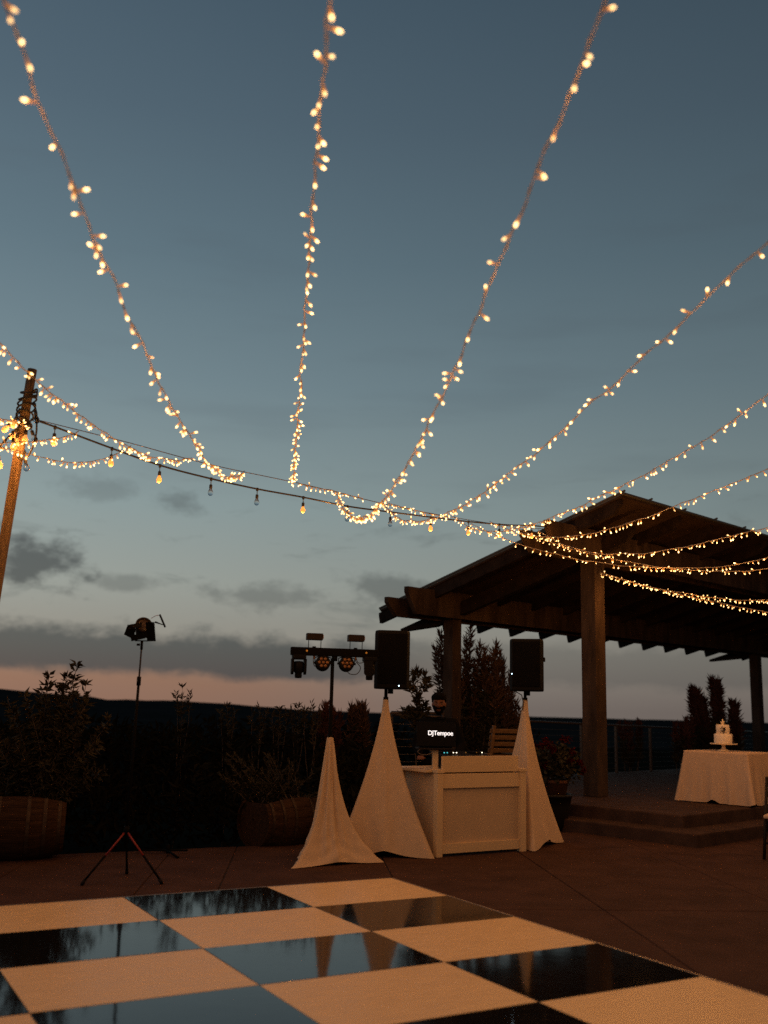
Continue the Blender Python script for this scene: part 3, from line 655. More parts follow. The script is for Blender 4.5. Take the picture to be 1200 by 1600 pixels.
# ------------------------------------------------------------------ film lamp on a red-braced tripod, left
TC = Vector((-2.20, 9.15, 0)); tri = empty('tripod_stand', TC); tag(tri, 'tall thin tripod stand with red leg braces holding the film lamp', 'tripod')
top = AT(221, 1012, 9.15) - TC
m = MB(); m.tube([(0, 0, .28), (top.x * .5, 0, 1.15), (top.x * .86, 0, 1.75)], [.015, .014, .012], n=8); m.build('lower_pole', MT['black_metal'], tri)
m = MB(); m.tube([(top.x * .84, 0, 1.70), (top.x, 0, top.z)], .008, n=8); m.build('upper_pole', MT['lamp_grey'], tri)
m = MB(); m.tube([(top.x * .84, 0, 1.68), (top.x * .86, 0, 1.76)], .019, n=10); m.build('collar', MT['black_metal'], tri)
for k, (px, py) in enumerate(((127, 1384), (253, 1382), (198, 1366))):
    f = G(px, py) - TC; f.z = .012
    hub = Vector((0, 0, .42))
    m = MB(); m.tube([hub, hub.lerp(f, .5)], .009, n=6); m.build('leg_brace', MT['red_paint'] if k < 2 else MT['black_metal'], tri)
    m = MB(); m.tube([hub.lerp(f, .48), f], .011, n=6); lg = m.build('leg', MT['black_metal'], tri)
    m = MB(); m.tube([f + Vector((0, 0, -.010)), f + (hub - f).normalized() * .04], .015, n=8); m.build('rubber_foot', MT['black_plastic'], lg)
m = MB(); m.tube([(0, 0, .38), (0, 0, .46)], .024, n=10); m.build('hub', MT['black_metal'], tri)
lp = TC + Vector((top.x, 0, top.z)); fl = empty('film_lamp', lp); fl.scale = (.88, .88, .88); tag(fl, 'brown studio lamp with open barn doors on top of the thin tripod', 'lamp')
m = MB(); m.tube([(0, 0, -.02), (0, 0, .07)], .014, n=8); m.build('spigot', MT['black_metal'], fl)
m = MB(); m.tube([(-.02, 0, .03), (-.05, 0, .03)], .012, n=8); m.build('knob', MT['black_plastic'], fl)
m = MB(); m.tube([(-.085, 0, .21), (-.085, 0, .085), (-.07, 0, .07), (.06, 0, .07), (.075, 0, .085), (.075, 0, .20)], .006, n=6); m.build('yoke', MT['black_metal'], fl)
rot = Matrix.Rotation(R_(20), 3, 'Z') @ Matrix.Rotation(R_(62), 3, 'X')
m = MB(); m.lathe([(0, -.13), (.045, -.125), (.065, -.09), (.068, .0), (.082, .03), (.085, .07), (.07, .07), (.068, .05), (0, .04)], n=26, c=(0, 0, .205), rot=rot); hs = m.build('housing', MT['lamp_grey'], fl)
m = MB(); m.lathe([(0, .052), (.04, .06), (.066, .055)], n=22, c=(0, 0, .205), rot=rot); m.build('lens', MT['lens_glass'], hs)
def door(c, w, h, ry, rx, name='barn_door'):
    m = MB(); m.box((0, 0, 0), (w, .004, h)); m.v = [tuple(Vector(c) + (Matrix.Rotation(R_(ry), 3, 'Y') @ Matrix.Rotation(R_(rx), 3, 'X') @ Vector(p))) for p in m.v]; m.build(name, MT['black_metal'], fl)
door((-.105, -.10, .155), .10, .12, 24, 25); door((.105, -.09, .16), .09, .21, -2, 25); door((-.005, -.12, .105), .17, .06, -14, 15); door((-.055, -.11, .215), .14, .06, -12, -35)
m = MB(); m.tube([(.17, -.02, .345), (.235, -.02, .215)], .010, n=8); m.build('gel_frame', MT['black_metal'], fl)
m = MB(); m.tube([(.09, -.05, .30), (.13, -.03, .33), (.172, -.02, .34)], .003, n=5); m.build('gel_arm', MT['red_paint'], fl)
m = MB(); m.tube([(.13, -.04, .265), (.225, -.02, .235)], [.010, .003], n=6); m.build('gel_arm', MT['black_metal'], fl)

# low black stand base lying flat behind it
fb = empty('floor_stand_base', G(262, 1334) * 1.0); tag(fb, 'low flat black stand base on the patio behind the tripod', 'stand base')
for p, q in (((-.32, -.02, .03), (.20, .02, .035)), ((-.02, 0, .035), (.17, -.32, .012)), ((.0, .0, .035), (-.10, .2, .012))):
    m = MB(); m.tube([p, q], .012, n=6); m.build('leg', MT['black_metal'], fb)
m = MB(); m.tube([(0, 0, .01), (0, 0, .09)], .022, n=8); m.build('hub', MT['black_metal'], fb)

# ------------------------------------------------------------------ barrel planters
def barrel(c, yaw, L, Rm, Re, label):
    root = empty('barrel_planter', c, yaw); tag(root, label, 'barrel', 'oak barrels laid on their sides')
    zc = Rm * .93; ns = 20; nl = 10
    prof = [(-L / 2 + L * i / nl, Re + (Rm - Re) * (1 - (2 * i / nl - 1) ** 2)) for i in range(nl + 1)]
    dphi = 2 * math.pi / ns
    m = MB(); vs_ = []
    for x, r in prof:
        for rr_, aa in ((r, -dphi * .485), (r * 1.004, 0), (r, dphi * .485), (r - .024, dphi * .475), (r - .024, -dphi * .475)): vs_.append((x, rr_ * math.sin(aa), -rr_ * math.cos(aa)))
    fs = [(i * 5 + k, i * 5 + (k + 1) % 5, (i + 1) * 5 + (k + 1) % 5, (i + 1) * 5 + k) for i in range(nl) for k in range(5)] + [(0, 1, 2, 3, 4), tuple(nl * 5 + k for k in range(5))]
    first = m.add(vs_, fs).build('stave', MT['oak'], root, (0, 0, zc)); me = first.data
    for k in range(ns):
        a = k * dphi
        if abs((a - math.pi + math.pi) % (2 * math.pi) - math.pi) < .78: continue      # opening cut in the top
        o_ = first if k == 0 else link('stave', me, root, (0, 0, zc)); o_.rotation_euler = (a, 0, 0)
    for sx in (-1, 1):
        m = MB(); pts = [(sx * (L / 2 - .035), (Re - .02) * math.sin(t_), zc - (Re - .02) * math.cos(t_)) for t_ in [R_(-138 + 276 * i / 24) for i in range(25)]]
        pts2 = [(p[0] - sx * .02, p[1], p[2]) for p in pts]; n = len(pts)
        m.add(pts + pts2, [tuple(range(n)), tuple(range(n, 2 * n))[::-1]] + [(i, (i + 1) % n, n + (i + 1) % n, n + i) for i in range(n)]); m.build('barrel_head', MT['oak'], root)
    for hx in (-.44, -.30, -.14, .14, .30, .44):
        x = hx * L; r = Re + (Rm - Re) * (1 - (2 * hx) ** 2) + .003; m = MB(); vs_ = []; nn = 28
        for i in range(nn + 1):
            t_ = R_(-135 + 270 * i / nn)
            for dx, dr in ((-.017, 0), (.017, 0), (.017, .004), (-.017, .004)): vs_.append((x + dx, (r + dr) * math.sin(t_), zc - (r + dr) * math.cos(t_)))
        m.add(vs_, [(i * 4 + k, i * 4 + (k + 1) % 4, (i + 1) * 4 + (k + 1) % 4, (i + 1) * 4 + k) for i in range(nn) for k in range(4)]); m.build('hoop', MT['hoop_iron'], root)
    m = MB(); m.box((0, 0, zc + Rm * .45), (L - .14, Rm * 1.35, .04), bev=.01); m.build('soil_bed', MT['soil'], root)
    return root
barrel((-3.58, 10.25, -.02), R_(18), .96, .385, .285, 'oak barrel on its side at the left edge, holding the tall shrub')
barrel((-1.06, 11.9, -.10), R_(46), .92, .375, .285, 'dark oak barrel on its side behind the shorter covered stand')

# ------------------------------------------------------------------ plants
def blade(vs_, fs, p, d, up, L, w, fold=.25):
    d = d.normalized(); s = d.cross(up)
    if s.length < 1e-3: s = d.orthogonal()
    s.normalize(); nrm = s.cross(d); o_ = len(vs_)
    vs_ += [p, p + d * L * .45 + s * w * .5 + nrm * w * fold, p + d * L + nrm * -L * .12, p + d * L * .45 - s * w * .5 + nrm * w * fold]
    fs += [(o_, o_ + 1, o_ + 2), (o_, o_ + 2, o_ + 3)]
def rv(r): 
    while True:
        v = Vector((r.uniform(-1, 1), r.uniform(-1, 1), r.uniform(-1, 1)))
        if .05 < v.length < 1: return v.normalized()
def stem_path(p0, p1, r, wob=.03, n=8):
    p0, p1 = Vector(p0), Vector(p1); L = (p1 - p0).length; k = rv(r); o_ = []
    for i in range(n + 1):
        t = i / n; o_.append(p0.lerp(p1, t) + k * wob * L * math.sin(t * math.pi) + rv(r) * .006 * L * (0 < i < n))
    return o_
def along(path, t):
    f = t * (len(path) - 1); i = min(int(f), len(path) - 2); return path[i].lerp(path[i + 1], f - i), (path[i + 1] - path[i]).normalized()
def plant(name, base, stems, label, cat, leafmat, group=None, seed=1, dens=60, L=.09, w=.022, angle=45, start=.25, whorl=0, tipmat=None, crown_name='crown', stemr=.010):
    """stems: list of (root offset, tip offset)"""
    r = random.Random(seed); root = empty(name, base); tag(root, label, cat, group)
    v1, f1, v2, f2 = [], [], [], []; sm = MB()
    for a, c in stems:
        path = stem_path(a, c, r); ln = sum((path[i + 1] - path[i]).length for i in range(len(path) - 1))
        sm.tube(path, [stemr * (1 - .75 * i / (len(path) - 1)) for i in range(len(path))], n=5)
        nl = int(dens * ln)
        for i in range(nl):
            t = start + (1 - start) * (i + r.random()) / nl
            if whorl: t = start + (1 - start) * (round((t - start) / (1 - start) * whorl) / whorl) + r.gauss(0, .035); t = max(start, min(1, t))
            p, d = along(path, t); side = d.cross(rv(r)).normalized(); an = R_(angle + r.uniform(-30, 30)) * (1 - (.12 if whorl else .45) * max(0, t - .8) / .2)
            dd = d * math.cos(an) + side * math.sin(an); ll = L * r.uniform(.6, 1.25) * (1 - .35 * t if not whorl else 1)
            tip = tipmat is not None and t > .72
            blade(v2 if tip else v1, f2 if tip else f1, p, dd, rv(r), ll, w * r.uniform(.7, 1.3))
    m = MB(); m.add(v1, f1, 0); 
    if v2: m.add(v2, f2, 1)
    m.build(crown_name, [leafmat, tipmat or leafmat], root); sm.build('stem', MT['bark'], root)
    return root
r0 = random.Random(11)
# big shrub growing from the left barrel: leaf-tipped branches
st = []
for k in range(46):
    a = r0.uniform(0, 6.28); rr_ = r0.random() ** .6 * .62; h = r0.uniform(.25, .95)
    st.append(((r0.uniform(-.2, .25), r0.uniform(-.08, .08), 0), (rr_ * math.cos(a) * 1.15 + .05, rr_ * math.sin(a) * .5, h)))
for px, py in ((125, 1040), (108, 1058), (78, 1055), (92, 1075), (60, 1078), (135, 1070), (120, 1085), (45, 1085), (100, 1095), (70, 1100), (140, 1100), (20, 1095)):
    q = AT(px, py, 10.3); st.append(((r0.uniform(0, .3), 0, .0), (q.x + 3.48, q.y - 10.3 + r0.uniform(-.15, .15), q.z - .42)))
plant('leafy_shrub', (-3.48, 10.3, .42), st, 'tall leafy shrub with upright leaf clusters growing from the left barrel', 'shrub', MT['leaf_dark'], seed=3, dens=130, L=.095, w=.030, angle=72, start=.2, whorl=7)
st = []
for k in range(34):
    a = r0.uniform(0, 6.28); rr_ = r0.random() ** .6 * .55
    st.append(((r0.uniform(-.3, .3), r0.uniform(-.08, .08), 0), (rr_ * math.cos(a) * 1.2 - .05, rr_ * math.sin(a) * .45, r0.uniform(.12, .62))))
plant('trailing_shrub', (-1.14, 11.85, .36), st, 'low spreading dark shrub growing from the barrel behind the covered stand', 'shrub', MT['leaf_dark'], seed=4, dens=90, L=.075, w=.022, angle=55)
# spiky bottlebrush shrub behind the DJ
def px_stems(base, Y, tops, jitter, r, low=0.0):
    o_ = []
    for px, py in tops:
        q = AT(px, py, Y) - Vector(base); q.y += r.uniform(-jitter, jitter); o_.append(((q.x * .62 + r.uniform(-.06, .06), q.y * .3, low), tuple(q)))
    return o_
bs = (AT(735, 1150, 18.3).x, 18.3, -.35)
tops = [(688, 992), (695, 1012), (682, 1015), (703, 1030), (736, 982), (729, 1000), (748, 1010), (754, 1018), (742, 1035), (776, 1008), (768, 1022), (784, 1020), (790, 1035), (772, 1040), (760, 1050), (796, 1055), (800, 1080), (712, 1050), (722, 1062), (790, 1090), (705, 1075), (780, 1068), (748, 1070), (735, 1055), (768, 1085), (806, 1100), (755, 1095), (720, 1090), (690, 1045), (698, 1060), (745, 1050), (757, 1035), (764, 1030), (780, 1048), (787, 1075), (795, 1095), (714, 1035), (728, 1040), (740, 1085), (775, 1100), (690, 1085), (812, 1110)]
plant('conebush', bs, px_stems(bs, 18.3, tops, .4, r0), 'tall spiky bronze shrub behind the booth and the pavilion post', 'shrub', MT['leaf_dark'], 'spiky bronze shrubs', seed=5, dens=120, L=.25, w=.026, angle=50, start=.25, tipmat=MT['leaf_bronze'], stemr=.02)
bs = (AT(1115, 1150, 23.0).x, 23.0, -.8)
tops = [(1086, 1078), (1092, 1082), (1089, 1090), (1114, 1065), (1119, 1069), (1116, 1078), (1142, 1100), (1147, 1104), (1100, 1108), (1127, 1106), (1105, 1095), (1096, 1100)]
plant('conebush', bs, px_stems(bs, 23.0, tops, .3, r0), 'spiky bronze shrub beyond the railing behind the cake', 'shrub', MT['leaf_dark'], 'spiky bronze shrubs', seed=6, dens=260, L=.31, w=.030, angle=50, start=.36, tipmat=MT['leaf_red'], stemr=.02)
for (px, py, Y, n_, lab, mt_, sd_) in ((1068, 1124, 22.0, 7, 'small reddish shrub tip beyond the railing left of the cake', 'leaf_red', 21), (985, 1126, 22.5, 7, 'low reddish shrub beyond the railing just right of the front pavilion post', 'leaf_red', 22),
                            (516, 1102, 14.5, 10, 'reddish shrub behind the light bar pole', 'leaf_red', 23), (561, 1103, 14.8, 10, 'bronze shrub tip between the light bar pole and the nearer loudspeaker', 'leaf_bronze', 24)):
    bs = (AT(px, py, Y).x, Y, ground_z(AT(px, py, Y).x, Y)); tp = [(px + r0.uniform(-16, 16), py + abs(r0.gauss(0, 12))) for _ in range(n_)]
    plant('low_conebush', bs, px_stems(bs, Y, tp, .2, r0), lab, 'shrub', MT['leaf_dark'], seed=sd_, dens=130, L=.20, w=.026, angle=42, start=.4, tipmat=MT[mt_])
# sapling beside the DJ
bs = (AT(652, 1120, 14.5).x, 14.5, -.12); q = AT(653, 1052, 14.5) - Vector(bs); m_ = q * .78
st = [((0, 0, 0), tuple(q)), (tuple(q * .86), tuple(q + Vector((.12, .05, -.03)))), (tuple(q * .85), tuple(q + Vector((-.12, 0, -.06)))), (tuple(q * .8), tuple(q + Vector((.14, -.05, -.12)))), (tuple(q * .8), tuple(q + Vector((-.16, .03, -.16))))]
for px, py in ((636, 1108), (645, 1112), (662, 1100), (630, 1114), (668, 1104), (650, 1100)):
    t_ = AT(px, py, 14.5) - Vector(bs); st.append((tuple(q * .62), tuple(t_)))
plant('sapling', bs, st, 'slim sapling with tufted leaves rising beside the person', 'sapling', MT['leaf_dark'], seed=9, dens=90, L=.13, w=.038, angle=65, start=.55, whorl=3, stemr=.012)
# bare shoots above the dark hedge
for (px, py, lab, sd_) in ((285, 1074, 'single thin leafy shoot against the sky right of the film lamp', 31), (355, 1103, 'tiny shoot above the scrub left of the light bar', 32), (405, 1104, 'leafy shoot, leftmost of the row left of the light bar pole', 33), (437, 1106, 'leafy shoot, second of the row left of the light bar pole', 34), (466, 1101, 'taller leafy shoot, third of the row left of the light bar pole', 35), (487, 1100, 'leafy shoot closest to the light bar pole on its left', 36)):
    Y = 13.6; p_ = AT(px, py, Y); bs = (p_.x, Y, ground_z(p_.x, Y)); q = p_ - Vector(bs)
    plant('leafy_shoot', bs, [((0, 0, 0), tuple(q)), ((0.02, 0, q.z * .5), (q.x + .10, .05, q.z * .97)), ((-.02, 0, q.z * .5), (q.x - .10, .05, q.z * .965))], lab, 'shoot', MT['leaf_dark'], 'leafy shoots above the scrub', seed=sd_, dens=34, L=.085, w=.02, angle=58, start=.72, whorl=4, stemr=.006)
# dark scrub covering the slope beyond the patio
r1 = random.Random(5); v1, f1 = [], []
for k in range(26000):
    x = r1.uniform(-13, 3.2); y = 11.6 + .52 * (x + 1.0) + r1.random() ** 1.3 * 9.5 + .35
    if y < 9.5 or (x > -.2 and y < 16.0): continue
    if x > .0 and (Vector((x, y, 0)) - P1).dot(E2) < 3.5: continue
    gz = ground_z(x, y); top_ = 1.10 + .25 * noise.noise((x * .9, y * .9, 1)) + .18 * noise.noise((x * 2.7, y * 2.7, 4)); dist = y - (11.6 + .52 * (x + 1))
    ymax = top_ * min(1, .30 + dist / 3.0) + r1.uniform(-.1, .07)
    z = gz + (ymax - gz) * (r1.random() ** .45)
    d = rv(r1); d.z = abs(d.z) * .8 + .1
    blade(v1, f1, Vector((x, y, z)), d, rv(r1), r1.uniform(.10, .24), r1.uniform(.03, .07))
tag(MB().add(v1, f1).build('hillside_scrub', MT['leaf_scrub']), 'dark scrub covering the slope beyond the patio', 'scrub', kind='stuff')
# potted red geranium by the steps
GP = Vector((2.32, 13.75, 0)); gp_ = empty('flower_pot', GP); tag(gp_, 'dark pot of red flowers standing left of the pavilion steps', 'flower pot')
m = MB(); m.lathe([(0, .0), (.17, 0), (.20, .06), (.25, .30), (.27, .42), (.28, .42), (.28, .46), (.25, .46), (.245, .40), (0, .40)], n=30); m.build('pot', MT['glazed_pot'], gp_)
m = MB(); m.lathe([(0, .40), (.13, .40), (.16, .60), (.175, .60), (.175, .64), (.15, .64), (.14, .58), (0, .58)], n=26, c=(.06, -.02, 0)); m.build('inner_pot', MT['terracotta'], gp_)
r2 = random.Random(8); v1, f1, v2, f2 = [], [], [], []
for k in range(900):
    d = rv(r2); p = Vector((.04, 0, .84)) + Vector((d.x * .36, d.y * .30, d.z * .30)) * r2.random() ** .4; blade(v1, f1, p, rv(r2), rv(r2), r2.uniform(.05, .09), r2.uniform(.04, .07))
for k in range(17):
    a = r2.uniform(-.4, 6.0); c = Vector((.04 + .38 * math.cos(a) * r2.uniform(.3, 1), .28 * math.sin(a) * r2.uniform(.2, 1) - .08, .84 + r2.uniform(-.10, .34)))
    for q in range(42): blade(v2, f2, c + rv(r2) * r2.uniform(.02, .05), rv(r2), rv(r2), r2.uniform(.025, .04), .03)
MB().add(v1, f1).build('foliage', MT['leaf_dark'], gp_); MB().add(v2, f2).build('blossom', MT['petal_red'], gp_)

# ------------------------------------------------------------------ slatted chair behind the booth
CH = PV(-.55, 1.45, .306); ch = empty('slatted_chair', CH, R_(200)); tag(ch, 'pale slatted wooden chair on the platform behind the booth', 'chair')
def cb(c, d, name, mt='slat_wood', rx=0.0):
    m = MB(); m.box((0, 0, 0), d, rot=Matrix.Rotation(R_(rx), 3, 'X'), bev=.006); return m.build(name, MT[mt], ch, c)
for sx in (-.29, .29):
    for y in (-.26, .26): cb((sx, y, .26), (.055, .055, .52), 'leg')
    cb((sx, 0, .56), (.09, .68, .03), 'armrest'); cb((sx * .86, .33, .68), (.05, .04, .64), 'back_post', rx=-14)
for k in range(5): cb((0, -.24 + k * .115, .40), (.54, .095, .022), 'seat_slat')
for k in range(5): cb((0, .275 + k * .024, .52 + k * .098), (.60, .02, .066), 'back_slat', rx=-14)

# ------------------------------------------------------------------ cake table
TB0, TB1, TA0, TA1 = -2.12, -1.16, .56, 1.46
tcn = empty('cake_table', PV((TA0 + TA1) / 2, (TB0 + TB1) / 2, .306)); tag(tcn, 'square table on the platform hidden under the pale linen cloth', 'table')
to = Vector(tcn.location)
m = MB(); m.box(PV((TA0 + TA1) / 2, (TB0 + TB1) / 2, 1.005) - to, (TA1 - TA0 - .01, TB1 - TB0 - .01, .03), rot=RAB); m.build('table_top', MT['slat_wood'], tcn)
for a in (TA0 + .08, TA1 - .08):
    for b_ in (TB0 + .08, TB1 - .08):
        m = MB(); m.box(PV(a, b_, .306 + .34) - to, (.05, .05, .68), rot=RAB); m.build('leg', MT['black_metal'], tcn)
cl = MB(); nq = 160; rows = 26; vs_ = []; rc = random.Random(2)
def rect_pt(t):
    t = (t % 1) * 4; k = int(t); f = t - k; w2, d2_ = (TA1 - TA0) / 2 + .006, (TB1 - TB0) / 2 + .006
    c = [(-w2, -d2_), (w2, -d2_), (w2, d2_), (-w2, d2_)]; p, q = c[k], c[(k + 1) % 4]; return p[0] + (q[0] - p[0]) * f, p[1] + (q[1] - p[1]) * f, k, f
for iz in range(rows + 1):
    t = iz / rows
    for k in range(nq):
        x, y, s_, f = rect_pt(k / nq); dcr = min(f, 1 - f); corner = math.exp(-(dcr / .10) ** 2)
        o_ = Vector((x, y)).normalized() * (.05 * t + corner * (.12 * t ** 1.2)) + Vector((0, 0))
        nn = [(0, -1), (1, 0), (0, 1), (-1, 0)][s_]
        wv = (.022 * math.sin(k / nq * 2 * math.pi * 13 + 1.3 * math.sin(k * .13)) + .014 * math.sin(k / nq * 2 * math.pi * 29 + 2)) * t ** 1.3
        hem = .012 + .045 * max(0, math.sin(k / nq * 2 * math.pi * 7 + 1.1)) ** 3 * t
        z = 1.024 - (1.024 - .306 - hem) * t
        p = PV((TA0 + TA1) / 2 + x + o_.x + nn[0] * wv, (TB0 + TB1) / 2 + y + o_.y + nn[1] * wv, z) - to; vs_.append(p)
cl.add(vs_, [(i * nq + k, i * nq + (k + 1) % nq, (i + 1) * nq + (k + 1) % nq, (i + 1) * nq + k) for i in range(rows) for k in range(nq)] + [tuple(range(nq))], 0, True)
tco = cl.build('tablecloth', MT['linen'], None, to); tag(tco, 'pale linen cloth draped to the floor over the cake table', 'tablecloth')
ck = G(1129, 1172, 1.03); ckp = PV(.86, -1.62, 1.027)
cs = empty('cake_stand', ckp); tag(cs, 'round pedestal cake stand on the linen table', 'cake stand')
m = MB(); m.lathe([(0, 0), (.085, 0), (.08, .012), (.035, .03), (.022, .06), (.03, .085), (.05, .094), (0, .094)], n=28); m.build('pedestal', MT['cake_metal'], cs)
m = MB(); m.lathe([(0, .094), (.185, .096), (.19, .102), (.19, .11), (0, .11)], n=40); m.build('plate', MT['cake_metal'], cs)
ca = empty('wedding_cake', ckp + Vector((0, 0, .111))); tag(ca, 'two-tier cream cake with dark flowers on the pedestal stand', 'cake')
m = MB(); m.lathe([(0, 0), (.125, 0), (.128, .01), (.128, .125), (.120, .135), (0, .135)], n=40); m.build('lower_tier', MT['frosting'], ca)
m = MB(); m.lathe([(0, .135), (.092, .135), (.095, .14), (.095, .255), (.088, .265), (0, .265)], n=36); m.build('upper_tier', MT['frosting'], ca)
m = MB(); m.tube([(0, 0, .265), (.002, 0, .30), (.0, 0, .345)], [.022, .014, .006], n=8); m.tube([(-.012, 0, .28), (-.03, 0, .31)], [.012, .004], n=6); m.tube([(.012, 0, .28), (.028, 0, .315)], [.012, .004], n=6); m.build('topper', MT['cake_metal'], ca)
r3 = random.Random(3); v1, f1 = [], []
for k in range(60): 
    a = R_(-105) + r3.gauss(0, .16); z = .19 + r3.gauss(0, .022); blade(v1, f1, Vector((.097 * math.cos(a), .097 * math.sin(a), z)), rv(r3), rv(r3), .026, .018)
for k in range(110):
    t = r3.random(); a = R_(-28) + r3.gauss(0, .13) + .2 * t; rr_ = .13 if t < .5 else .098; blade(v1, f1, Vector((rr_ * math.cos(a), rr_ * math.sin(a), .25 * t + .005)), rv(r3), rv(r3), .026, .018)
MB().add(v1, f1).build('flower_trail', MT['berry'], ca)

# ------------------------------------------------------------------ folding chair at the right edge
FC = Vector((4.53, 11.45, 0)); fch = empty('folding_chair', FC, R_(60)); tag(fch, 'dark wooden folding chair with pale seat cut by the right edge', 'chair')
for sy in (-.21, .21):
    m = MB(); m.tube([(-.22, sy, .01), (.0, sy, .45), (.20, sy, .86)], .017, n=6); m.build('back_leg', MT['chair_wood'], fch)
    m = MB(); m.tube([(.24, sy * .86, .01), (-.20, sy * .86, .46)], .016, n=6); m.build('front_leg', MT['chair_wood'], fch)
m = MB(); m.box((-.02, 0, .455), (.40, .40, .035), bev=.012); m.build('seat_pad', MT['linen'], fch)
for z, x in ((.82, .185), (.68, .115)):
    m = MB(); m.box((x, 0, z), (.02, .44, .07), rot=Matrix.Rotation(R_(25), 3, 'Y'), bev=.005); m.build('back_slat', MT['chair_wood'], fch)
m = MB(); m.tube([(-.14, -.2, .17), (-.14, .2, .17)], .012, n=6); m.build('stretcher', MT['chair_wood'], fch)

# ------------------------------------------------------------------ pole and overhead cables
PT = AT(50, 580, 9.0); PB = Vector((PT.x - PT.z * .0645, 9.0, -.02)); pole = empty('light_pole', (PB.x, PB.y, 0)); tag(pole, 'leaning wooden pole at the left edge carrying the light strings', 'pole')
pd = (PT - PB).normalized(); po = Vector(pole.location)
def pq(z): return PB + pd * ((z - PB.z) / pd.z) - po
ly = Vector((0, 1, 0)); lx = ly.cross(pd).normalized() * -1
m = MB(); rot = Matrix((lx, pd.cross(lx) * 1, pd)).transposed(); L1 = 4.18
c = (pq(0) + pq(L1)) / 2; m.box(c, (.076, .076, (pq(L1) - pq(0)).length), rot=rot, bev=.008); m.build('post', MT['timber_pole'], pole)
m = MB(); m.tube([pq(L1 - .25) + Vector((.02, -.06, 0)), pq(PT.z) + Vector((.02, -.05, 0))], .042, n=14); m.build('top_spar', MT['timber_pole'], pole)
m = MB()
for k, (z, rr_) in enumerate(((4.36, .068), (4.31, .075), (4.27, .080), (4.2, .078), (4.13, .074), (4.06, .073))):
    cpt = pq(z) + Vector((.012, -.03, 0)); m.tube([cpt + Vector((rr_ * math.cos(R_(a)), (rr_ + .012) * math.sin(R_(a)), .035 * math.sin(R_(a * 1.0 + 40 * k)))) for a in range(0, 361, 20)], .009, n=6, cap=False)
m.build('cord_wrap', MT['cord_rubber'], pole)
m = MB(); m.tube(loop([pq(4.24) + Vector((.07, -.06, 0)), pq(4.18) + Vector((.12, -.07, 0)), pq(3.95) + Vector((.16, -.07, 0)), pq(3.76) + Vector((.13, -.07, 0)), pq(3.70) + Vector((.06, -.07, 0)), pq(3.76) + Vector((.0, -.07, 0))]), .009, n=6); m.build('cord_loop', MT['cord_rubber'], pole)
m = MB(); m.tube(loop([pq(4.34) + Vector((.05, -.06, 0)), pq(4.38) + Vector((.10, -.07, 0)), pq(4.30) + Vector((.11, -.07, 0))]), .009, n=6); m.build('cord_loop', MT['cord_rubber'], pole)

# --- shared bulb meshes
def fairy_mesh():
    m = MB(); m.tube([(0, 0, 0), (0, 0, -.012)], .0022, 0, n=5); m.lathe([(.0024, -.010), (.0046, -.012), (.0046, -.026), (.003, -.028)], 0, n=8)
    m.lathe([(.0034, -.026), (.0052, -.031), (.0060, -.036)], 1, n=8); m.lathe([(.0060, -.036), (.0063, -.042), (.0054, -.048), (.0030, -.0525), (0, -.054)], 2, n=8)
    o_ = m.build('bulb', [MT['bulb_socket'], MT['bulb_base'], MT['bulb_glow']]); me = o_.data; bpy.data.objects.remove(o_); return me
FM = fairy_mesh()
def festoon_meshes():
    m = MB(); m.lathe([(.004, .0), (.016, -.006), (.017, -.04), (.014, -.05)], 0, n=12); so_ = m.build('socket', MT['cord_rubber']); s_ = so_.data; bpy.data.objects.remove(so_)
    prof = [(.012, -.048), (.016, -.058), (.026, -.078), (.029, -.095), (.025, -.112), (.012, -.124), (0, -.127)]
    m = MB(); m.lathe(prof, 0, n=14); g_ = m.build('glass', MT['clear_glass']); ug = g_.data; bpy.data.objects.remove(g_)
    m = MB(); m.lathe([(r * .98, z) for r, z in prof], 0, n=14); g_ = m.build('glass', MT['festoon_glow']); lg = g_.data; bpy.data.objects.remove(g_)
    return s_, ug, lg
FS, FU, FL = festoon_meshes()
def lamp(parent, loc, w, col=(1, .385, .08), rad=.03):
    ld = bpy.data.lights.new('string_light', 'POINT'); ld.energy = w; ld.color = col; ld.shadow_soft_size = rad
    o_ = bpy.data.objects.new('string_light', ld); COL.objects.link(o_); o_.parent = parent; o_.location = loc; return o_
def in_view(p, marg=25):
    d = p - CP; z = d.dot(cf)
    if z < .2: return False
    x = 600 + 1556 * d.dot(cx) / z; y = 800 - 1556 * d.dot(cu) / z; return -marg < x < 1200 + marg and -marg < y < 1600 + marg

CA = AT(45, 650, 9.0); CB = PV(-1.40, -.185, 4.13); cn = (CB - CA).cross(Vector((0, 0, 1))).normalized()
# steel carrier cable
cab_px = [(60, 655), (200, 690), (330, 725), (480, 757), (640, 795), (800, 822), (862, 826)]
cab = loop([ONP(*q, CA, cn) + cn * -.03 for q in cab_px])
tag(MB().tube([p - CA for p in cab], .0045, n=5).build('carrier_cable', MT['cable_steel'], None, CA), 'thin steel cable strung from the left pole to the pavilion', 'cable')
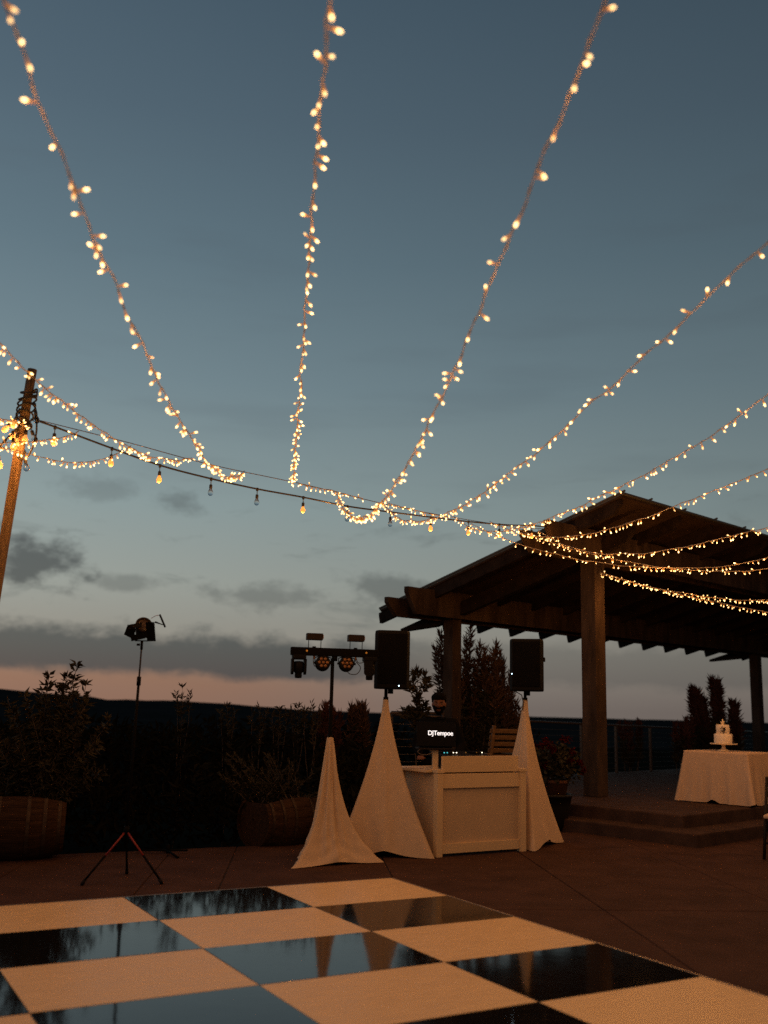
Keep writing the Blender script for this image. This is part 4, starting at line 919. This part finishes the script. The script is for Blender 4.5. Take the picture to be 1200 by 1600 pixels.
# festoon cord with hanging bulbs
fes_px = [(48, 655), (75, 663), (160, 695), (250, 727), (330, 748), (402, 764), (474, 777), (543, 791), (610, 800), (673, 808), (732, 815), (790, 820), (850, 823), (900, 835)]
fcurve = loop([ONP(*q, CA, cn) for q in fes_px])
fcord = MB().tube([p - CA for p in fcurve], .0095, n=6).build('festoon_string', MT['cord_rubber'], None, CA)
tag(fcord, 'black cord of hanging globe bulbs strung from the left pole to the pavilion', 'string lights')
def festoon_bulb(p, lit, parent, org, tilt=(0, 0)):
    st_ = MB().tube([(0, 0, .0), (0, 0, -.06)], .005, n=6).tube([(0, 0, .012), (0, 0, -.022)], .014, n=8).build('drop_lead', MT['cord_rubber'], parent, p - org)
    st_.rotation_euler = (tilt[0], tilt[1], 0)
    s_ = link('bulb_socket', FS, st_, (0, 0, -.06)); link('bulb', FL if lit else FU, st_, (0, 0, -.06))
    if lit: lamp(parent, p - org + Vector((math.sin(-tilt[1]) * .22, 0, -.22)), LAMP_W * .4)
for px, lit in ((82, 1), (168, 1), (247, 1), (326, 0), (402, 0), (474, 1), (543, 0), (610, 0), (673, 1), (732, 1), (785, 1), (835, 1)):
    best = min(fcurve, key=lambda p: abs(600 + 1556 * (p - CP).dot(cx) / (p - CP).dot(cf) - px)); festoon_bulb(best, lit, fcord, CA)
# second festoon cord leaving the pole towards the left, its bulbs crowding the pole
f2 = loop([AT(44, 662, 8.95), AT(28, 668, 8.8), AT(12, 684, 8.65), AT(-5, 700, 8.5), AT(-60, 735, 8.0), AT(-140, 740, 7.2)]); O2 = CA.copy()
fc2 = MB().tube([p - O2 for p in f2], .009, n=6).build('festoon_string', MT['cord_rubber'], None, O2); tag(fc2, 'drooping cord of globe bulbs leaving the pole past the left edge', 'string lights')
for k in (1, 5, 9, 14, 18, 24): festoon_bulb(f2[min(k, len(f2) - 1)], 1, fc2, O2, (rng.uniform(-.3, .3), rng.uniform(-.3, .5)))
for (px, py, lit, tl) in ((33, 660, 1, .5), (31, 640, 1, .3), (46, 663, 0, -.4), (26, 652, 1, .7), (38, 706, 0, -.2), (54, 632, 0, -.2)): festoon_bulb(AT(px, py, 8.9), lit, fc2, O2, (0, tl))

# --- fairy light strands
def fit_curve(px, far_plane=True, zt=3.75, span=10.6, zend=4.05, near=None, attach=None, s_reg=0.0):
    a = attach if attach is not None else ONP(*px[-1], CA, cn)
    t = near if near is not None else G(*px[0], zt)
    d = Vector((t.x - a.x, t.y - a.y, 0)); L = d.length; d.normalize(); n = d.cross(Vector((0, 0, 1)))
    pts = []
    for q in px[:-1]:
        p = ONP(*q, a, n); s = Vector((p.x - a.x, p.y - a.y, 0)).dot(d)
        if -1 < s < 30: pts.append((s, p.z))
    pts.append((0, a.z)); pts.sort(); return a, d, pts, L
def polyfit(pts, deg, s0):
    n = deg + 1; A = [[0.0] * n for _ in range(n)]; B = [0.0] * n
    for s, z in pts:
        w = 30.0 if s == 0 else 1.0
        for i in range(n):
            for j in range(n): A[i][j] += w * (s / s0) ** (i + j)
            B[i] += w * z * (s / s0) ** i
    for i in range(n): A[i][i] += 1e-5
    for i in range(n):
        for j in range(i + 1, n):
            f = A[j][i] / A[i][i]
            for k in range(i, n): A[j][k] -= f * A[i][k]
            B[j] -= f * B[i]
    c = [0.0] * n
    for i in range(n - 1, -1, -1): c[i] = (B[i] - sum(A[i][k] * c[k] for k in range(i + 1, n))) / A[i][i]
    return c
def strand(px, label, zt=3.75, span=10.6, zend=4.08, seed=0, near=None, attach=None, deg=4, spacing=.094, lampstep=1.0, lw=1.0, tail=0.0):
    a, d, pts, L = fit_curve(px, zt=zt, near=near, attach=attach)
    r = random.Random(100 + seed); s0 = L; c = polyfit(pts, deg, s0)
    zf = lambda s: sum(ci * (s / s0) ** i for i, ci in enumerate(c))
    smax = pts[-1][0]; zl = zf(smax); sl = (zf(smax) - zf(smax - .2)) / .2
    def P_(s):
        if s <= smax: z = zf(s)
        else:
            T = max(.5, span - smax); u = min(1, (s - smax) / T); z = zl + (zend - zl) * u if abs(sl) < 1e-9 else (1 - u) * (zl + sl * (s - smax) * (1 - u)) + u * zend
        return a + d * s + Vector((0, 0, z - a.z)) 
    tot = max(span, smax); ns = int(tot / .07); wob = []
    side = d.cross(Vector((0, 0, 1)))
    path = []
    for i in range(ns + 1):
        s = tot * i / ns; k = noise.noise((s * 3.1, seed * 7.7, 0)) * .022; k2 = noise.noise((s * 2.7, seed * 3.3, 5)) * .018
        path.append(P_(s) + side * k + Vector((0, 0, k2)))
    org = path[0].copy()
    m = MB(); m.tube([p - org for p in path], .0030, n=5)
    m.tube([p - org + side * .006 * math.sin(i * 1.9) + Vector((0, 0, .006 * math.cos(i * 1.9))) for i, p in enumerate(path)], .0026, n=4)
    root = m.build('fairy_light_strand', MT['fairy_wire'], None, org); tag(root, label, 'fairy lights', 'fairy light strands overhead')
    s = .03; hid = MB(); nb = 0
    while s < tot:
        f = s / tot * ns; i = min(int(f), ns - 1); p = path[i].lerp(path[i + 1], f - i); t_ = (path[i + 1] - path[i]).normalized()
        dr = (Vector((0, 0, -1.0)) + rv(r) * 1.35); dr = (dr - t_ * dr.dot(t_) * .5).normalized()
        q = (-dr).to_track_quat('Z', 'Y')
        if in_view(p):
            o_ = link('bulb', FM, root, p - org); o_.rotation_euler = q.to_euler(); sc_ = r.uniform(.85, 1.15); o_.scale = (sc_, sc_, sc_); nb += 1
        else:
            mm = q.to_matrix(); hid.add([(p - org) + mm @ v.co for v in FM.vertices], [list(pl.vertices) for pl in FM.polygons]); k0 = len(hid.m) - len(FM.polygons)
            for j, pl in enumerate(FM.polygons): hid.m[k0 + j] = pl.material_index
        s += spacing * (.68 if s < 4.5 else .95 if s < 6.5 else 1.3) * r.choice((.35, .6, 1.0, 1.3, 1.75))
    if hid.v:
        h = hid.build('bulbs_out_of_frame', [MT['bulb_socket'], MT['bulb_base'], MT['bulb_glow']], root); h['kind'] = 'stuff'
    s = lampstep * .5
    while s < tot:
        f = s / tot * ns; i = min(int(f), ns - 1); lamp(root, path[i] - org + Vector((0, 0, -.24)), LAMP_W * lw * lampstep); s += lampstep
    return root
S = [
 ([(-40, 500), (0, 540), (45, 580), (90, 625), (150, 668), (200, 698), (250, 716), (280, 720), (300, 716)], 'strand of tiny lights coming in past the pole top at the left edge', dict(zt=3.7, seed=1)),
 ([(10, 0), (38, 110), (95, 240), (148, 375), (205, 490), (250, 600), (300, 690), (340, 738), (365, 744), (383, 735)], 'strand of tiny lights, leftmost of those reaching the top of the frame', dict(zt=3.75, seed=2)),
 ([(515, 0), (500, 115), (490, 260), (488, 400), (478, 500), (468, 610), (460, 700), (457, 775), (452, 788), (457, 755)], 'near-vertical strand of tiny lights, middle one at the top of the frame', dict(zt=3.75, seed=3)),
 ([(950, 0), (905, 115), (845, 240), (780, 420), (705, 590), (640, 720), (590, 790), (560, 810), (540, 800), (525, 770)], 'strand of tiny lights, rightmost of those reaching the top of the frame', dict(zt=3.8, seed=4)),
 ([(1200, 370), (1120, 460), (1040, 530), (940, 610), (870, 680), (800, 735), (740, 780), (690, 805), (640, 815), (597, 787)], 'strand of tiny lights, highest one leaving the right edge of the frame', dict(zt=3.75, seed=5)),
 ([(1200, 615), (1100, 690), (1000, 745), (890, 795), (830, 820), (780, 832), (750, 828), (708, 805)], 'strand of tiny lights, second highest one leaving the right edge', dict(zt=3.7, seed=6)),
 ([(1187, 740), (1067, 783), (1039, 800), (960, 825), (880, 837), (840, 838), (790, 826), (765, 815)], 'strand of tiny lights crossing just in front of the pavilion peak', dict(zt=3.7, seed=7)),
 ([(1189, 828), (1152, 836), (1120, 844), (1067, 855), (1003, 863), (944, 866), (900, 856), (862, 843), (842, 828)], 'strand of tiny lights crossing the roof underside, upper of the three there', dict(zt=3.5, seed=8, span=11)),
 ([(1200, 873), (1093, 885), (1013, 888), (946, 881), (892, 870), (848, 860), (805, 847), (765, 836), (735, 817)], 'strand of tiny lights crossing the roof underside, middle of the three there', dict(zt=3.36, seed=9, span=11)),
 ([(1200, 888), (1120, 893), (1067, 889), (990, 880), (933, 868), (880, 852), (840, 842), (803, 823)], 'strand of tiny lights crossing the roof underside, lowest of the three there', dict(zt=3.30, seed=10, span=11)),
]
for k, (px, lab, kw) in enumerate(S): strand(px, lab, lw=(.8, .9, .9, .9, 1.0, 1.3, 1.5, 1.5, 1.3, 1.3)[k], **kw)
PA = PV(-.02, -.15, 3.66)
strand([(1200, 940), (1147, 935), (1067, 927), (987, 911), (941, 897)], 'strand of tiny lights leaving the front pavilion post to the right, upper one', near=AT(1200, 940, 14.2), attach=PA, span=9, zend=3.5, seed=12, deg=2, spacing=.05, lw=1.5)
strand([(1200, 957), (1120, 940), (1040, 924), (960, 903), (941, 898)], 'strand of tiny lights leaving the front pavilion post to the right, lower one', near=AT(1200, 957, 14.0), attach=PA + Vector((0, 0, -.02)), span=9, zend=3.4, seed=13, deg=2, spacing=.05, lw=1.5)
# strands on the pole's left side
strand([(-60, 700), (0, 690), (40, 692), (70, 688), (100, 683), (123, 674)], 'short strand of tiny lights tied near the pole, upper one below the cord', near=AT(-60, 700, 7.6), span=6, zend=3.9, seed=14, deg=3, spacing=.06)
strand([(-60, 690), (0, 700), (67, 713), (90, 720), (117, 723), (147, 720), (187, 710), (205, 696)], 'strand of tiny lights sagging lowest beside the pole', near=AT(-60, 690, 7.8), span=6, zend=4.0, seed=15, deg=3, spacing=.06)
strand([(-60, 640), (0, 655), (20, 658), (42, 668)], 'cluster strand of tiny lights tied round the leaning pole', near=AT(-60, 640, 8.0), attach=AT(42, 668, 8.9), span=4, zend=4.1, seed=16, deg=2, spacing=.035)
# lights strung along the carrier cable itself
strand([(560, 777), (530, 769), (500, 763), (470, 756)], 'sparse row of tiny lights lying along the carrier cable mid-span', near=ONP(560, 777, CA, cn), attach=ONP(465, 755, CA, cn), span=1.0, zend=ONP(560, 777, CA, cn).z, seed=17, deg=1, spacing=.07)
strand([(690, 806), (660, 800), (630, 793), (600, 785)], 'sparse row of tiny lights lying along the carrier cable near the pavilion', near=ONP(690, 806, CA, cn), attach=ONP(597, 784, CA, cn), span=1.2, zend=ONP(690, 806, CA, cn).z, seed=18, deg=1, spacing=.07)
print('objects', len(bpy.data.objects), 'bulbs', sum(o.name.startswith('bulb') for o in bpy.data.objects), 'lights', sum(o.type == 'LIGHT' for o in bpy.data.objects))
